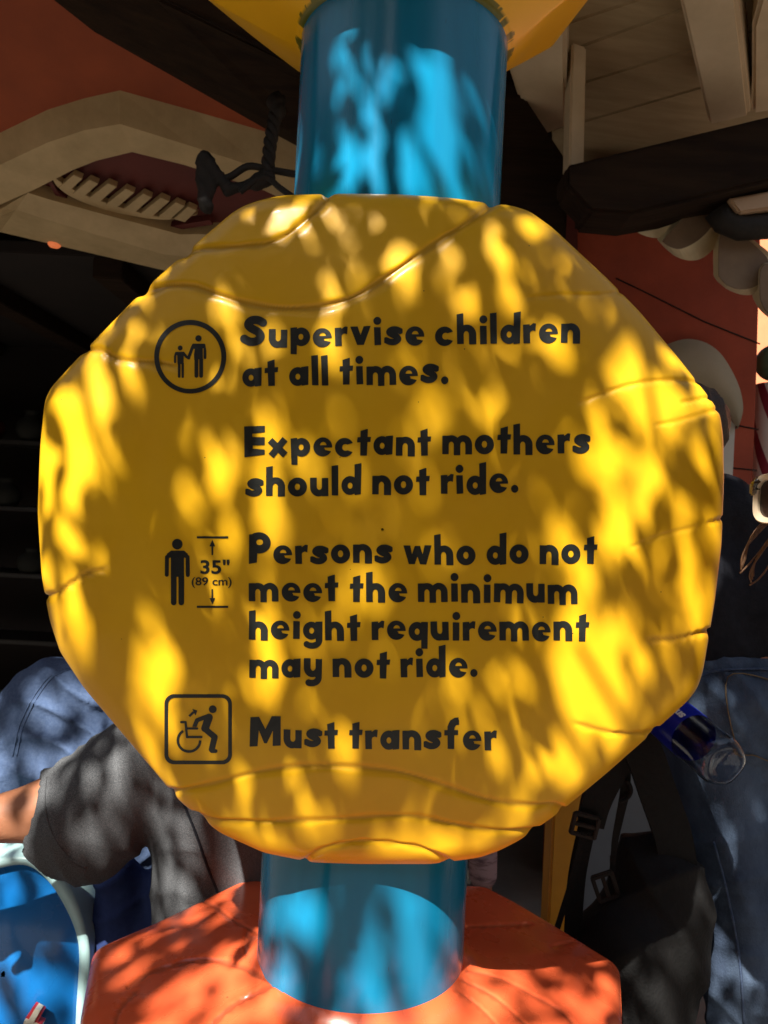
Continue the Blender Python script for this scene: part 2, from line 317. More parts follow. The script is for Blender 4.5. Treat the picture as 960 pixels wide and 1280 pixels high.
GL = {
 'o': (1.10, lambda X, Y: S(s_ell(X, Y, .55, .49, .55, .53), s_ell(X, Y, .55, .5, .15, .19))),
 'a': (1.12, lambda X, Y: S(U(s_ell(X, Y, .49, .48, .49, .52), s_poly(X, Y, [(.72, -.04), (1.09, 0), (1.12, 1.04), (.70, 1.0)])), s_ell(X, Y, .5, .47, .14, .17))),
 'd': (1.14, lambda X, Y: S(U(s_ell(X, Y, .49, .48, .49, .52), s_poly(X, Y, [(.76, -.05), (1.12, 0), (1.14, 1.72), (.74, 1.64)])), s_ell(X, Y, .5, .47, .14, .17))),
 'q': (1.12, lambda X, Y: S(U(s_ell(X, Y, .49, .48, .49, .52), s_poly(X, Y, [(.74, -.46), (1.10, -.46), (1.12, 1.0), (.72, 1.0)])), s_ell(X, Y, .5, .47, .14, .17))),
 'g': (1.12, lambda X, Y: U(S(U(s_ell(X, Y, .49, .50, .49, .50), s_poly(X, Y, [(.74, -.1), (1.12, -.1), (1.12, 1.02), (.72, 1.0)])), s_ell(X, Y, .5, .50, .14, .17)),
                            s_stroke(X, Y, [(.93, .1)] + arc(.52, -.08, .41, .26, 0, -150), .34))),
 'p': (1.12, lambda X, Y: S(U(s_ell(X, Y, .63, .48, .49, .52), s_poly(X, Y, [(.03, -.48), (.38, -.50), (.38, 1.02), (0, .98)])), s_ell(X, Y, .60, .48, .14, .17))),
 'e': (1.08, lambda X, Y: S(s_ell(X, Y, .54, .49, .54, .53), I(s_ell(X, Y, .56, .585, .19, .185), .585 - Y), s_poly(X, Y, [(.62, .40), (1.3, .36), (1.3, .46), (.62, .45)]), s_poly(X, Y, [(.66, .32), (1.3, .20), (1.3, .42), (.66, .42)]))),
 'c': (1.08, lambda X, Y: S(s_ell(X, Y, .54, .49, .54, .53), s_ell(X, Y, .60, .49, .19, .19), s_poly(X, Y, [(.60, .36), (1.3, .14), (1.3, .80), (.60, .62)]))),
 's': (1.0, lambda X, Y: I(sbody(X, Y, 1.0, 1.0, .345), s_box(X, Y, -.02, 1.02, -.03, 1.04))),
 'S': (1.34, lambda X, Y: sbody(X, Y, 1.36, 1.78, .47)),
 't': (.78, lambda X, Y: U(s_poly(X, Y, [(.20, -.02), (.58, -.02), (.60, 1.46), (.18, 1.34)]), s_poly(X, Y, [(0, .70), (.76, .74), (.79, 1.02), (.02, .99)]))),
 'h': (1.10, lambda X, Y: U(g_n(X, Y), s_poly(X, Y, [(0, .2), (.38, .2), (.38, 1.66), (0, 1.60)]))),
 'n': (1.09, g_n), 'u': (1.06, g_u),
 'm': (1.70, lambda X, Y: S(U(s_box(X, Y, 0, .37, -.01, 1.0), I(s_ell(X, Y, .52, .5, .50, .52), .5 - Y), I(s_ell(X, Y, 1.20, .5, .50, .52), .5 - Y), s_box(X, Y, .66, 1.03, -.07, .6), s_box(X, Y, 1.32, 1.70, -.03, .52)),
                            U(s_box(X, Y, .37, .66, -.3, .48), s_ell(X, Y, .515, .48, .145, .19), s_box(X, Y, 1.03, 1.32, -.3, .48), s_ell(X, Y, 1.175, .48, .145, .19)))),
 'r': (.72, lambda X, Y: U(s_poly(X, Y, [(.02, -.02), (.40, -.02), (.38, 1.0), (0, .98)]), s_poly(X, Y, [(.3, .40), (.44, .62), (.56, .67), (.70, .62), (.74, 1.03), (.58, 1.05), (.40, .92), (.3, .8)]))),
 'v': (1.16, lambda X, Y: s_poly(X, Y, [(0, 1), (.42, 1), (.58, .52), (.76, 1), (1.16, 1.02), (.76, -.02), (.38, -.02)])),
 'w': (1.62, lambda X, Y: s_poly(X, Y, [(0, 1), (.40, 1), (.50, .52), (.66, .98), (.96, .98), (1.10, .52), (1.22, 1.02), (1.62, 1.02), (1.32, -.04), (.96, -.02), (.81, .40), (.66, -.02), (.32, -.02)])),
 'x': (1.14, lambda X, Y: U(s_stroke(X, Y, [(.14, .92), (1.0, .06)], .38), s_stroke(X, Y, [(.18, .04), (1.0, .96)], .38))),
 'i': (.44, lambda X, Y: U(s_poly(X, Y, [(.04, -.02), (.42, -.01), (.41, .97), (.03, .98)]), s_ell(X, Y, .23, 1.32, .225, .22))),
 'l': (.40, lambda X, Y: s_poly(X, Y, [(.02, -.01), (.39, -.02), (.38, 1.66), (0, 1.62)])),
 'y': (1.06, lambda X, Y: U(g_u(X, Y), s_box(X, Y, .69, 1.05, -.1, .99), s_stroke(X, Y, [(.865, .2)] + arc(.46, -.06, .405, .30, 0, -125), .36))),
 'f': (.92, lambda X, Y: U(s_poly(X, Y, [(.20, -.02), (.58, -.02), (.58, 1.2), (.18, 1.2)]), s_stroke(X, Y, [(.38, 1.0), (.40, 1.2), (.50, 1.38), (.66, 1.47), (.84, 1.49)], .40), s_poly(X, Y, [(0, .70), (.80, .74), (.80, 1.0), (0, .98)]))),
 'E': (1.18, lambda X, Y: S(s_poly(X, Y, [(0, -.06), (1.16, .08), (1.18, 1.70), (0, 1.68)]), s_poly(X, Y, [(.48, .42), (1.5, .32), (1.5, .62), (.48, .60)]), s_poly(X, Y, [(.46, 1.08), (1.5, 1.04), (1.5, 1.38), (.46, 1.26)]))),
 'P': (1.24, lambda X, Y: S(U(s_poly(X, Y, [(0, 1.62), (.50, 1.70), (.46, .05), (0, -.04)]), I(s_ell(X, Y, .56, 1.16, .68, .60), .1 - X)), s_ell(X, Y, .60, 1.20, .20, .17))),
 'M': (1.80, lambda X, Y: s_poly(X, Y, [(0, -.04), (.46, .0), (.52, .92), (.84, .18), (1.0, .18), (1.34, .92), (1.34, .04), (1.80, .08), (1.78, 1.72), (1.26, 1.72), (.90, .98), (.52, 1.66), (.02, 1.62)])),
 '.': (.42, lambda X, Y: s_ell(X, Y, .21, .20, .21, .21)),
}
GC = {k: shape2d(fn, -.12, wd + .14, -.72, 1.95, .02, .0035) for k, (wd, fn) in GL.items()}

def surface_net(Fg, o, h):
    nx, ny, nz = Fg.shape; ins = Fg < 0
    cs = np.zeros((nx - 1, ny - 1, nz - 1), np.uint8)
    for dx in (0, 1):
        for dy in (0, 1):
            for dz in (0, 1): cs += ins[dx:nx - 1 + dx, dy:ny - 1 + dy, dz:nz - 1 + dz]
    act = (cs > 0) & (cs < 8); idx = np.full(act.shape, -1, np.int64); ci = np.argwhere(act); idx[act] = np.arange(len(ci))
    acc = np.zeros((len(ci), 3)); cnt = np.zeros(len(ci))
    corners = [(a, b, c) for a in (0, 1) for b in (0, 1) for c in (0, 1)]
    vals = {k: Fg[ci[:, 0] + k[0], ci[:, 1] + k[1], ci[:, 2] + k[2]] for k in corners}
    for k in corners:
        for ax in range(3):
            if k[ax]: continue
            k2 = tuple(k[q] + (q == ax) for q in range(3)); a, b = vals[k], vals[k2]; m = (a < 0) != (b < 0)
            t = np.where(m, a / np.where(m, a - b, 1), 0); p = np.tile(np.array(k, float), (len(ci), 1)); p[:, ax] += t
            acc[m] += p[m]; cnt[m] += 1
    V = (ci + acc / cnt[:, None]) * h + o; Q = []
    for ax in range(3):
        sl0 = [slice(1, n - 1) for n in Fg.shape]; sl1 = list(sl0); sl0[ax] = slice(0, Fg.shape[ax] - 1); sl1[ax] = slice(1, Fg.shape[ax])
        A, B = ins[tuple(sl0)], ins[tuple(sl1)]; ch = np.argwhere(A != B); flip = A[A != B]
        off = np.array([1, 1, 1]); off[ax] = 0; ch = ch + off
        u, v = [(1, 2), (2, 0), (0, 1)][ax]; du = np.zeros(3, int); dv = np.zeros(3, int); du[u] = 1; dv[v] = 1
        q = np.stack([idx[tuple((ch - du - dv).T)], idx[tuple((ch - dv).T)], idx[tuple(ch.T)], idx[tuple((ch - du).T)]], 1)
        q[~flip] = q[~flip][:, ::-1]; Q.append(q)
    Q = np.concatenate(Q); return V, Q[(Q >= 0).all(1)]
def sdf3(prims, h, k=.03, cuts=(), pad=.05):
    """prims: (a, b, ra, rb[, squash vector]) round cones smoothly joined; cuts: the same, subtracted"""
    A = np.array([np.minimum(np.array(p[0]) - p[2], np.array(p[1]) - p[3]) for p in prims]).min(0) - pad
    B = np.array([np.maximum(np.array(p[0]) + p[2], np.array(p[1]) + p[3]) for p in prims]).max(0) + pad
    n = np.ceil((B - A) / h).astype(int) + 1; Fg = np.full(tuple(n), .3, np.float32); ax = [A[i] + h * np.arange(n[i]) for i in range(3)]
    def rc(p, sl):
        X = np.stack(np.meshgrid(*[ax[i][sl[i]] for i in range(3)], indexing='ij'), -1).astype(np.float32)
        a = np.array(p[0], np.float32); b = np.array(p[1], np.float32); e = b - a; l2 = float((e * e).sum()) + 1e-9
        t = np.clip(((X - a) @ e) / l2, 0, 1); return np.sqrt(((X - a - t[..., None] * e) ** 2).sum(-1)) - (p[2] + (p[3] - p[2]) * t)
    for p, cut in [(p, 0) for p in prims] + [(p, 1) for p in cuts]:
        lo = np.minimum(np.array(p[0]) - p[2], np.array(p[1]) - p[3]) - .12; hi = np.maximum(np.array(p[0]) + p[2], np.array(p[1]) + p[3]) + .12
        sl = [slice(max(0, int((lo[i] - A[i]) / h)), max(0, min(int(n[i]), int((hi[i] - A[i]) / h) + 2))) for i in range(3)]
        d = rc(p, sl); f = Fg[tuple(sl)]
        if cut: Fg[tuple(sl)] = np.maximum(f, -d)
        else:
            hh = np.maximum(k - np.abs(f - d), 0) / k; Fg[tuple(sl)] = np.minimum(f, d) - hh * hh * k * .25
    return surface_net(Fg, A, h)
def vnormals(V, Q):
    n = np.cross(V[Q[:, 2]] - V[Q[:, 0]], V[Q[:, 3]] - V[Q[:, 1]]); N = np.zeros_like(V)
    for i in range(4): np.add.at(N, Q[:, i], n)
    return N / (np.linalg.norm(N, axis=1, keepdims=True) + 1e-9)
def relax(V, Q, it=2):
    for _ in range(it):
        Sx = np.zeros_like(V); c = np.zeros(len(V))
        for i in range(4):
            for j in (1, 3): np.add.at(Sx, Q[:, i], V[Q[:, (i + j) % 4]]); np.add.at(c, Q[:, i], 1)
        V = V * .4 + .6 * Sx / np.maximum(c, 1)[:, None]
    return V
def folds(V, Q, amp, dirs, seed=0):
    """displace cloth along its normals with a few warped ridges"""
    r = np.random.default_rng(seed); N = vnormals(V, Q); d = np.zeros(len(V))
    for (dx, dy, dz, fr, a) in dirs:
        ph = V @ np.array([dx, dy, dz]) * fr; wp = np.sin(V @ r.normal(size=3) * 7 + r.random() * 6) * 1.1 + np.sin(V @ r.normal(size=3) * 13 + r.random() * 6) * .6
        m = .5 + .5 * np.sin(V @ r.normal(size=3) * 9 + r.random() * 6); s = np.sin(ph + wp); d += a * m * (1 - np.abs(s)) ** 2
    return V + N * (amp * d)[:, None]
def npmesh(name, V, Q, m, parent=None):
    me = bpy.data.meshes.new(name); me.vertices.add(len(V)); me.vertices.foreach_set('co', np.asarray(V, np.float32).ravel())
    me.loops.add(Q.size); me.loops.foreach_set('vertex_index', Q.astype(np.int32).ravel()); k = Q.shape[1]
    me.polygons.add(len(Q)); me.polygons.foreach_set('loop_start', np.arange(0, Q.size, k, dtype=np.int32))
    me.update(calc_edges=True); me.validate(); return link(name, me, m, parent, True)
def set_attr(o, nm, vals):
    a = o.data.attributes.new(nm, 'FLOAT', 'POINT'); a.data.foreach_set('value', np.asarray(vals, np.float32))

# ------------------------------------------------------------------ ground
me_ = mesh('ground', [(-150, -150, 0), (150, -150, 0), (150, 150, 0), (-150, 150, 0)], [(0, 1, 2, 3)], M['ground']); tag(me_, kind='structure')

# ------------------------------------------------------------------ building on the left
LB = empty('shop_building', (-1.6, 3.4, 0), 'dark red shop front with cream framed opening, upper left behind the sign', 'building')
nL = Vector((0, -.5, -1)).normalized(); pL = Vector((0, 3.2, EYE + 1.25))
def L_(x, y, off=0): return on_plane(x, y, nL, pL + nL * off)
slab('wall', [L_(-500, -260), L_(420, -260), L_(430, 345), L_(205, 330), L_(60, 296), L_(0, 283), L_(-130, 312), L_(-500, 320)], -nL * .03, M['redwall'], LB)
def frame_ring(name, loops, m, parent):
    V = []; Fc = []; n = len(loops[0])
    for l in loops: V += [tuple(p) for p in l]
    for k in range(len(loops) - 1):
        for i in range(n): j = (i + 1) % n; Fc.append((k * n + i, k * n + j, (k + 1) * n + j, (k + 1) * n + i))
    o = mesh(name, V, Fc, m, parent); fix(o.data); return o
top_o = [(-190, 235), (-90, 205), (0, 166), (60, 137), (105, 123), (150, 113), (240, 138), (330, 164), (420, 190), (470, 215)]
top_r = [(-150, 262), (-80, 248), (0, 206), (60, 178), (105, 163), (150, 155), (240, 183), (330, 212), (410, 238), (445, 250)]
top_i = [(-60, 300), (-30, 275), (0, 256), (45, 236), (90, 213), (120, 201), (165, 190), (230, 206), (330, 238), (380, 262)]
bot_i = [(330, 292), (225, 293), (130, 268), (60, 249), (35, 241), (0, 262)]
bot_r = [(430, 340), (205, 318), (120, 293), (60, 275), (20, 262), (-70, 300)]
bot_o = [(470, 380), (205, 338), (120, 318), (60, 304), (0, 290), (-130, 320)]
O = [L_(*p) for p in top_o + bot_o]; Rg = [L_(*p, off=.09) for p in top_r + bot_r]; Ii = [L_(*p, off=.07) for p in top_i + bot_i]; Ib = [p - nL * .14 for p in Ii]
frame_ring('window_frame', [O, Rg, Ii, Ib], M['cream'], LB)
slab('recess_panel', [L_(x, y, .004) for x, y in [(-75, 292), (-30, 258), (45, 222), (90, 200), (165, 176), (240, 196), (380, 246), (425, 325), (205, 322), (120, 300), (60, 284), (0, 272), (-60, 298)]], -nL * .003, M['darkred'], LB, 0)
# toothed cream fretwork in the opening
bm = bmesh.new()
arcp = smooth_path([(66, 222), (74, 234), (95, 248), (130, 261), (170, 270), (210, 274), (247, 268)], 6)
def strip(bm, up, lo, off, th):
    a = [bm.verts.new(L_(*p, off=off)) for p in up]; b = [bm.verts.new(L_(*p, off=off)) for p in lo]
    a2 = [bm.verts.new(v.co - nL * th) for v in a]; b2 = [bm.verts.new(v.co - nL * th) for v in b]
    for i in range(len(a) - 1):
        for q in ((a[i], a[i + 1], b[i + 1], b[i]), (a2[i + 1], a2[i], b2[i], b2[i + 1]), (a[i], a2[i], a2[i + 1], a[i + 1]), (b[i + 1], b2[i + 1], b2[i], b[i])): bm.faces.new(q)
    for k in (0, -1): bm.faces.new((a[k], b[k], b2[k], a2[k]))
strip(bm, [(p[0], p[1] - 9 * math.sin(math.pi * min(1, .15 + i / len(arcp)))) for i, p in enumerate(arcp)], [(p[0] - 1, p[1] + 1) for p in arcp], .045, .03)
for (x, y, l) in [(80, 226, 12), (97, 234, 15), (117, 240, 18), (139, 247, 18), (161, 253, 18), (183, 258, 18), (205, 262, 15), (224, 265, 11)]:
    strip(bm, [(x + l, y - l * .62), (x + l + 11, y - l * .62 + 5)], [(x - 7, y + 9), (x + 7, y + 13)], .05, .03)
bm_obj('fretwork', bm, M['cream'], LB, bevel=.002)
bm = bmesh.new(); strip(bm, [(60, 218), (72, 240), (95, 256), (130, 269), (170, 279), (212, 283), (262, 275)], [(57, 222), (69, 244), (93, 261), (129, 274), (169, 284), (212, 289), (266, 281)], .04, .03)
bm_obj('trim', bm, M['darkred'], LB)
# timber beams over the opening
def BQ(x, y): return P(x, y, 2.35)
slab('beam', [P(-80, -68, 2.55), P(195, -5, 2.3), P(440, 120, 2.6), P(440, 205, 2.9), P(365, 166, 2.75), P(40, 0, 2.6), P(-80, -60, 2.55)], (0, .5, .12), M['beam'], LB, .01)
slab('beam', [P(120, -160, 2.1), P(460, -20, 2.25), P(480, 40, 2.4), P(480, 130, 2.5), P(400, 98, 2.35), P(190, -3, 2.2)], (0, .45, .15), M['beam'], LB, .01)
box('roof', (-1.2, 3.9, 3.35), (5.4, 4.2, .12), M['beam'], LB)
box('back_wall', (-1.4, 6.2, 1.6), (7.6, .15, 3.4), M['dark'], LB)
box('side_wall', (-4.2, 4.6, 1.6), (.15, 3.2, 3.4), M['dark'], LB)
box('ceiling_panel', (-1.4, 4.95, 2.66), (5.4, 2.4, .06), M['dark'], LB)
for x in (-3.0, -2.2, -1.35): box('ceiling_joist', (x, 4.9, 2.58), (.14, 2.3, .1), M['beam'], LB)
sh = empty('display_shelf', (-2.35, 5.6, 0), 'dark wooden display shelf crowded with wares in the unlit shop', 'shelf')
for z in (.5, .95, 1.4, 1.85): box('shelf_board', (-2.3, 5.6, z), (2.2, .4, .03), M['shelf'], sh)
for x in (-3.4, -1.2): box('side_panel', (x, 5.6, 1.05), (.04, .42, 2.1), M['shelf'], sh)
def vase(name, c, r, h, m, label, cat, group):
    prof = [(.55, 0), (.8, .08), (1, .35), (.92, .6), (.5, .8), (.42, .92), (.55, 1)]
    rings = [[(c[0] + r * a * math.cos(t), c[1] + r * a * math.sin(t), c[2] + h * z) for t in np.linspace(0, 2 * math.pi, 20, endpoint=False)] for a, z in prof]
    V, Fc = loft(rings); o = mesh(name, V, Fc, m, None, True); fix(o.data); return tag(o, label, cat, group)
mm = [mat('ware_a', (.03, .022, .017), .9, spec=.1), mat('ware_b', (.06, .010, .008), .9, spec=.1), mat('ware_c', (.025, .025, .022), .9, spec=.1)]
for i, (x, z) in enumerate([(-3.0, 1.865), (-2.72, 1.865), (-2.45, 1.865), (-2.15, 1.865), (-2.95, 1.415), (-2.6, 1.415), (-2.3, 1.415), (-2.75, .965), (-2.4, .965)]):
    vase('jar', (x, 5.5, z), .07 + .03 * ((i * 7) % 3) / 2, .17 + .06 * ((i * 5) % 4) / 3, mm[i % 3], 'dark jar lost in shadow on the display shelf', 'jar', 'jars on the display shelf')
cl = empty('ceiling_lamp', P(68, 308, 3.5), 'small red glowing lamp under the cream frame', 'lamp')
def disc_solid(name, c, r, h, m, parent=None, n=24, axis=None):
    rings = []
    for a, z in [(.0, 0), (.7, .0), (1, .3), (1, .8), (.85, 1), (0, 1)]:
        rings.append([Vector((r * max(a, .01) * math.cos(t), r * max(a, .01) * math.sin(t), h * z)) for t in np.linspace(0, 2 * math.pi, n, endpoint=False)])
    q = Vector((0, 0, 1)).rotation_difference(Vector(axis)) if axis else None
    V, Fc = loft([[(q @ p if q else p) + Vector(c) for p in r_] for r_ in rings]); o = mesh(name, V, Fc, m, parent, True); fix(o.data); return o
disc_solid('bulb', P(68, 309, 3.5), .028, .03, M['lamp'], cl); disc_solid('fitting', P(67, 303, 3.5), .04, .03, M['iron'], cl)

# hanging iron lantern bracket with rope
HL = empty('hanging_lantern', P(335, 210, 2.5), 'black iron lantern bracket hanging on a rope beside the blue pole', 'lantern')
rp = [P(348, 120, 2.5), P(343, 150, 2.5), P(337, 185, 2.5), P(334, 222, 2.5)]
a_ = smooth_path([tuple(p) for p in rp], 12)
def helix(c, r, turns, ph): return [Vector(p) + Vector((r * math.cos(ph + turns * i), r * math.sin(ph + turns * i), 0)) for i, p in enumerate(c)]
V, Fc = merge([tube_data(helix(a_, .011, .55, ph), .012, 6) for ph in (0, 2.1, 4.2)]); o = mesh('rope', V, Fc, M['iron'], HL, True); fix(o.data)
tube('arm', smooth_path([tuple(P(*q, 2.5)) for q in [(262, 222), (285, 222), (310, 208), (336, 212), (365, 217), (400, 222)]], 5), .011, M['iron'], HL)
tube('arm', smooth_path([tuple(P(*q, 2.48)) for q in [(300, 240), (318, 226), (334, 222), (350, 235), (372, 250)]], 5), .010, M['iron'], HL)
V, Fc = sdf3([(P(256, 200, 2.5), P(264, 236, 2.5), .026, .016), (P(262, 206, 2.5), P(286, 236, 2.5), .018, .014), (P(250, 215, 2.5), P(258, 258, 2.5), .014, .022), (P(286, 238, 2.5), P(330, 225, 2.5), .014, .014), (P(345, 128, 2.5), P(348, 142, 2.5), .028, .022), (P(335, 222, 2.5), P(322, 228, 2.5), .024, .022)], .008, .02)
npmesh('lantern_body', folds(V, Fc, .006, [(1, 0, 1, 60, 1), (-1, .4, 1, 90, .7)], 5), Fc, M['iron'], HL)

# ------------------------------------------------------------------ building on the right
RB = empty('cottage', (1.3, 3.3, 0), 'red cottage with arched doorway, dark eave beam and scalloped shingles at right', 'building')
def wallp(x, y, off=0): return on_plane(x, y, Vector((-.25, -1, 0)), Vector((1.2, 3.3, 0)) + Vector((-.25, -1, 0)).normalized() * off)
wn = Vector((-.25, -1, 0)).normalized()
# wall with an arched opening: outer outline then the arch cut in from below
zb = 0.0
def ground_of(p): return Vector((p.x, p.y, 0))
archi = [(780, 640), (790, 560), (812, 505), (845, 480), (880, 488), (905, 510), (919, 534)]
wl = [wallp(712, 222)] + [wallp(965, 190)] + [wallp(950, 300), wallp(945, 480), wallp(942, 560), ground_of(wallp(938, 700))]
ad = [wallp(*p) for p in archi]
wl += [ground_of(ad[-1])] + ad[::-1] + [ground_of(ad[0]), ground_of(wallp(700, 640))]
bm = bmesh.new(); fr = [bm.verts.new(p) for p in wl]; bk = [bm.verts.new(p - wn * .3) for p in wl]
bm.faces.new(fr); bm.faces.new(bk[::-1])
for i in range(len(fr)): j = (i + 1) % len(fr); bm.faces.new((fr[i], bk[i], bk[j], fr[j]))
bmesh.ops.triangulate(bm, faces=[f for f in bm.faces if len(f.verts) > 4])
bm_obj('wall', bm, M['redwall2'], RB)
slab('corner_post', [wallp(706, 200, .03), wallp(722, 215, .03), wallp(722, 620, .03), wallp(706, 620, .03)], -wn * .1, M['darkred'], RB)
def seam(pts): return tube('wall_seam', [wallp(*p, off=.001) for p in pts], .003, M['dark'], RB, 6)
seam([(770, 348), (800, 362), (840, 382), (880, 402), (950, 430)]); seam([(918, 531), (948, 537)]); seam([(915, 585), (946, 588)])
outer = smooth_path([(750, 600), (762, 520), (795, 455), (840, 428), (872, 425), (900, 441), (922, 478), (929, 510), (923, 535)], 5)
inner = smooth_path([(782, 640), (792, 560), (815, 505), (845, 480), (875, 486), (892, 497), (905, 508), (914, 519), (921, 532)], 5)
a = [wallp(*p, off=.05) for p in outer]; c = [wallp(*p, off=.035) for p in inner]
frl = [[p - wn * .06 for p in a], a, c, [p - wn * .30 for p in c]]
V = []; Fc = []; n = len(a)
for l in frl: V += [tuple(p) for p in l]
for k in range(3):
    for i in range(n - 1): Fc.append((k * n + i, k * n + i + 1, (k + 1) * n + i + 1, (k + 1) * n + i))
o = mesh('arch_surround', V, Fc, M['cream2'], RB, True); fix(o.data)
slab('door_jamb', [wallp(902, 508, .005), wallp(921, 531, .005), ground_of(wallp(921, 531, .005)), ground_of(wallp(902, 508, .005))], -wn * .25, M['whitep'], RB)
slab('door_panel', [wallp(770, 470, -.22), wallp(925, 470, -.22), ground_of(wallp(925, 470, -.22)), ground_of(wallp(770, 470, -.22))], -wn * .05, M['dark'], RB)
box('end_wall', (1.45, 4.6, 1.6), (.2, 2.2, 3.2), M['darkred'], RB)
# eave: soffit boards, rafters, post, beam
zs = 1.62
def soff(x, y, z=zs): return on_plane(x, y, (0.10, .12, 1), (1.0, 3.1, EYE + z))
edges_l = [(690, -60), (690, 36), (690, 72), (690, 116), (690, 164), (690, 243)]
edges_r = [(1100, -170), (1100, -100), (1100, -78), (1100, -10), (1100, 45), (1100, 110)]
edges_l2 = [(400, 60), (470, 118), (560, 122), (560, 170), (580, 210), (600, 290)]
for i in range(5):
    q = [edges_l[i], edges_r[i], (edges_r[i + 1][0], edges_r[i + 1][1] - 1.0), (edges_l[i + 1][0], edges_l[i + 1][1] - 1.0)]
    pts = [soff(*p) for p in q]
    slab('soffit_board', pts, (0, 0, .05), M['board'], RB, .004)
slab('soffit_board', [soff(560, -200, zs + .03), soff(1150, -420, zs + .03), soff(1150, 120, zs + .03), soff(560, 260, zs + .03)], (0, 0, .05), M['beam'], RB, 0)
def rafter(q, m, zz=1.46, hgt=.2):
    slab('rafter', [soff(*p, z=zz) for p in q], (0, 0, hgt), m, RB, .012)
rafter([(830, -80), (902, -80), (922, 0), (938, 146), (886, 158), (849, 0)], M['rafter'])
rafter([(966, -60), (1060, -60), (1080, 120), (940, 144), (940, 34)], M['rafter'], 1.5, .15)
rafter([(600, -10), (690, -20), (708, 35), (708, 160), (664, 176), (636, 88)], M['rafter'], 1.44, .22)
pslab('post', [(715, 52), (733, 58), (730, 212), (711, 206)], 2.75, .1, M['rafter'], RB)
slab('beam', [P(708, 206, 2.62), P(980, 140, 2.62), P(980, 222, 2.62), P(790, 268, 2.62), P(738, 264, 2.62), P(708, 232, 2.62)], (0, .16, 0), M['beam'], RB, .012)
slab('beam', [P(735, 266, 2.7), P(790, 271, 2.7), P(985, 238, 2.7), P(985, 190, 2.7), P(735, 215, 2.7)], (0, .2, 0), M['beam'], RB, .012)
slab('brace', [P(560, 160, 2.9), P(640, 95, 2.9), P(712, 205, 2.9), P(708, 300, 2.9), P(560, 320, 2.9)], (0, .2, 0), M['beam'], RB, .01)
box('roof', (1.5, 3.9, 3.55), (3.6, 3.0, .1), M['beam'], RB)
# thick rounded shingles under the beam
def shingle(Bp, Ap, d):
    Bp = smooth_path(Bp + Bp[:1], 4)[:-1]; Ap = smooth_path(Ap + Ap[:1], 4)[:-1]
    a = [P(*p, d) for p in Bp]; c = [P(*p, d + .07) for p in Ap]
    bm = bmesh.new(); va = [bm.verts.new(p) for p in a]; vc = [bm.verts.new(p) for p in c]; vb = [bm.verts.new(Vector(p) + Vector((0, .05, .03))) for p in c]; n = len(a)
    for i in range(n):
        j = (i + 1) % n; bm.faces.new((va[i], va[j], vc[j], vc[i])); bm.faces.new((vc[i], vc[j], vb[j], vb[i]))
    bm.faces.new(vb); o = bm_obj('shingle', bm, M['shingle'], RB, bevel=.003)
    bm = bmesh.new(); bm.faces.new([bm.verts.new(p) for p in a])
    ex = bmesh.ops.extrude_face_region(bm, geom=list(bm.faces)); 
    for v in [v for v in ex['geom'] if isinstance(v, bmesh.types.BMVert)]: v.co += Vector((0, -.004, 0))
    bm_obj('shingle_shaded_face', bm, M['shingleshade'], o)
shingle([(806, 264), (870, 252), (868, 262), (858, 275), (840, 280), (822, 276)], [(780, 268), (876, 250), (872, 272), (848, 292), (822, 298), (796, 290)], 2.86)
shingle([(828, 302), (836, 292), (870, 258), (893, 271), (888, 285), (872, 301), (852, 311), (838, 309)], [(826, 303), (846, 268), (872, 256), (907, 281), (896, 306), (880, 322), (862, 326), (842, 319)], 2.82)
shingle([(898, 345), (899, 298), (912, 285), (958, 322), (956, 345), (944, 358), (925, 362), (908, 356)], [(898, 350), (899, 300), (914, 284), (968, 322), (966, 350), (950, 366), (930, 369), (908, 361)], 2.78)
shingle([(950, 375), (955, 330), (1010, 345), (1015, 380), (985, 400), (960, 392)], [(948, 378), (952, 328), (1020, 344), (1025, 384), (990, 408), (962, 398)], 2.74)
tube('roll_moulding', [P(896, 262, 2.74), P(905, 276, 2.74), P(925, 284, 2.74), P(960, 282, 2.74), P(1010, 270, 2.74)], .045, M['iron'], RB, 12)
slab('block', [P(911, 248, 2.68), P(1000, 232, 2.68), P(1000, 255, 2.68), P(925, 266, 2.68)], (0, .12, 0), mat('peach_paint', (.50, .33, .20), .6), RB)

# far building, striped pole, grey panel and yellow post
fb = empty('far_building', (5.2, 9.5, 0), 'sunlit orange house beyond the cottage at the right edge', 'building')
box('wall', (6.9, 9.5, 3.3), (6.4, 1.2, 6.6), M['orange'], fb); box('cornice', (7.0, 9.3, 6.7), (6.2, 1.5, .2), M['whitep'], fb)
for x in (5.6, 7.2, 8.8): f_ = box('window', (x, 8.88, 2.2), (.8, .08, 1.2), M['whitep'], fb); box('pane', (x, 8.83, 2.2), (.62, .04, 1.02), M['dark'], f_)
sp = empty('striped_pole', ground_of(P(964, 560, 3.7)), 'maroon and white striped pole with green ball at the right edge', 'pole')
c0 = P(964, 540, 3.7)
V = []; Fa = []; Fb = []; nz_, na = 60, 32; zt = c0.z + .22
for k in range(nz_ + 1):
    for i in range(na): t = 2 * math.pi * i / na - k * .2; V.append((c0.x + .075 * math.cos(t), c0.y + .075 * math.sin(t), zt * k / nz_))
me = bpy.data.meshes.new('shaft'); fs = []; mi = []
for k in range(nz_):
    for i in range(na): j = (i + 1) % na; fs.append((k * na + i, k * na + j, (k + 1) * na + j, (k + 1) * na + i)); mi.append(int(((i / na * 4) % 1) > .5))
me.from_pydata(V, [], fs); me.materials.append(M['whitep']); me.materials.append(M['maroon']); me.polygons.foreach_set('material_index', mi)
link('shaft', me, None, sp, True)
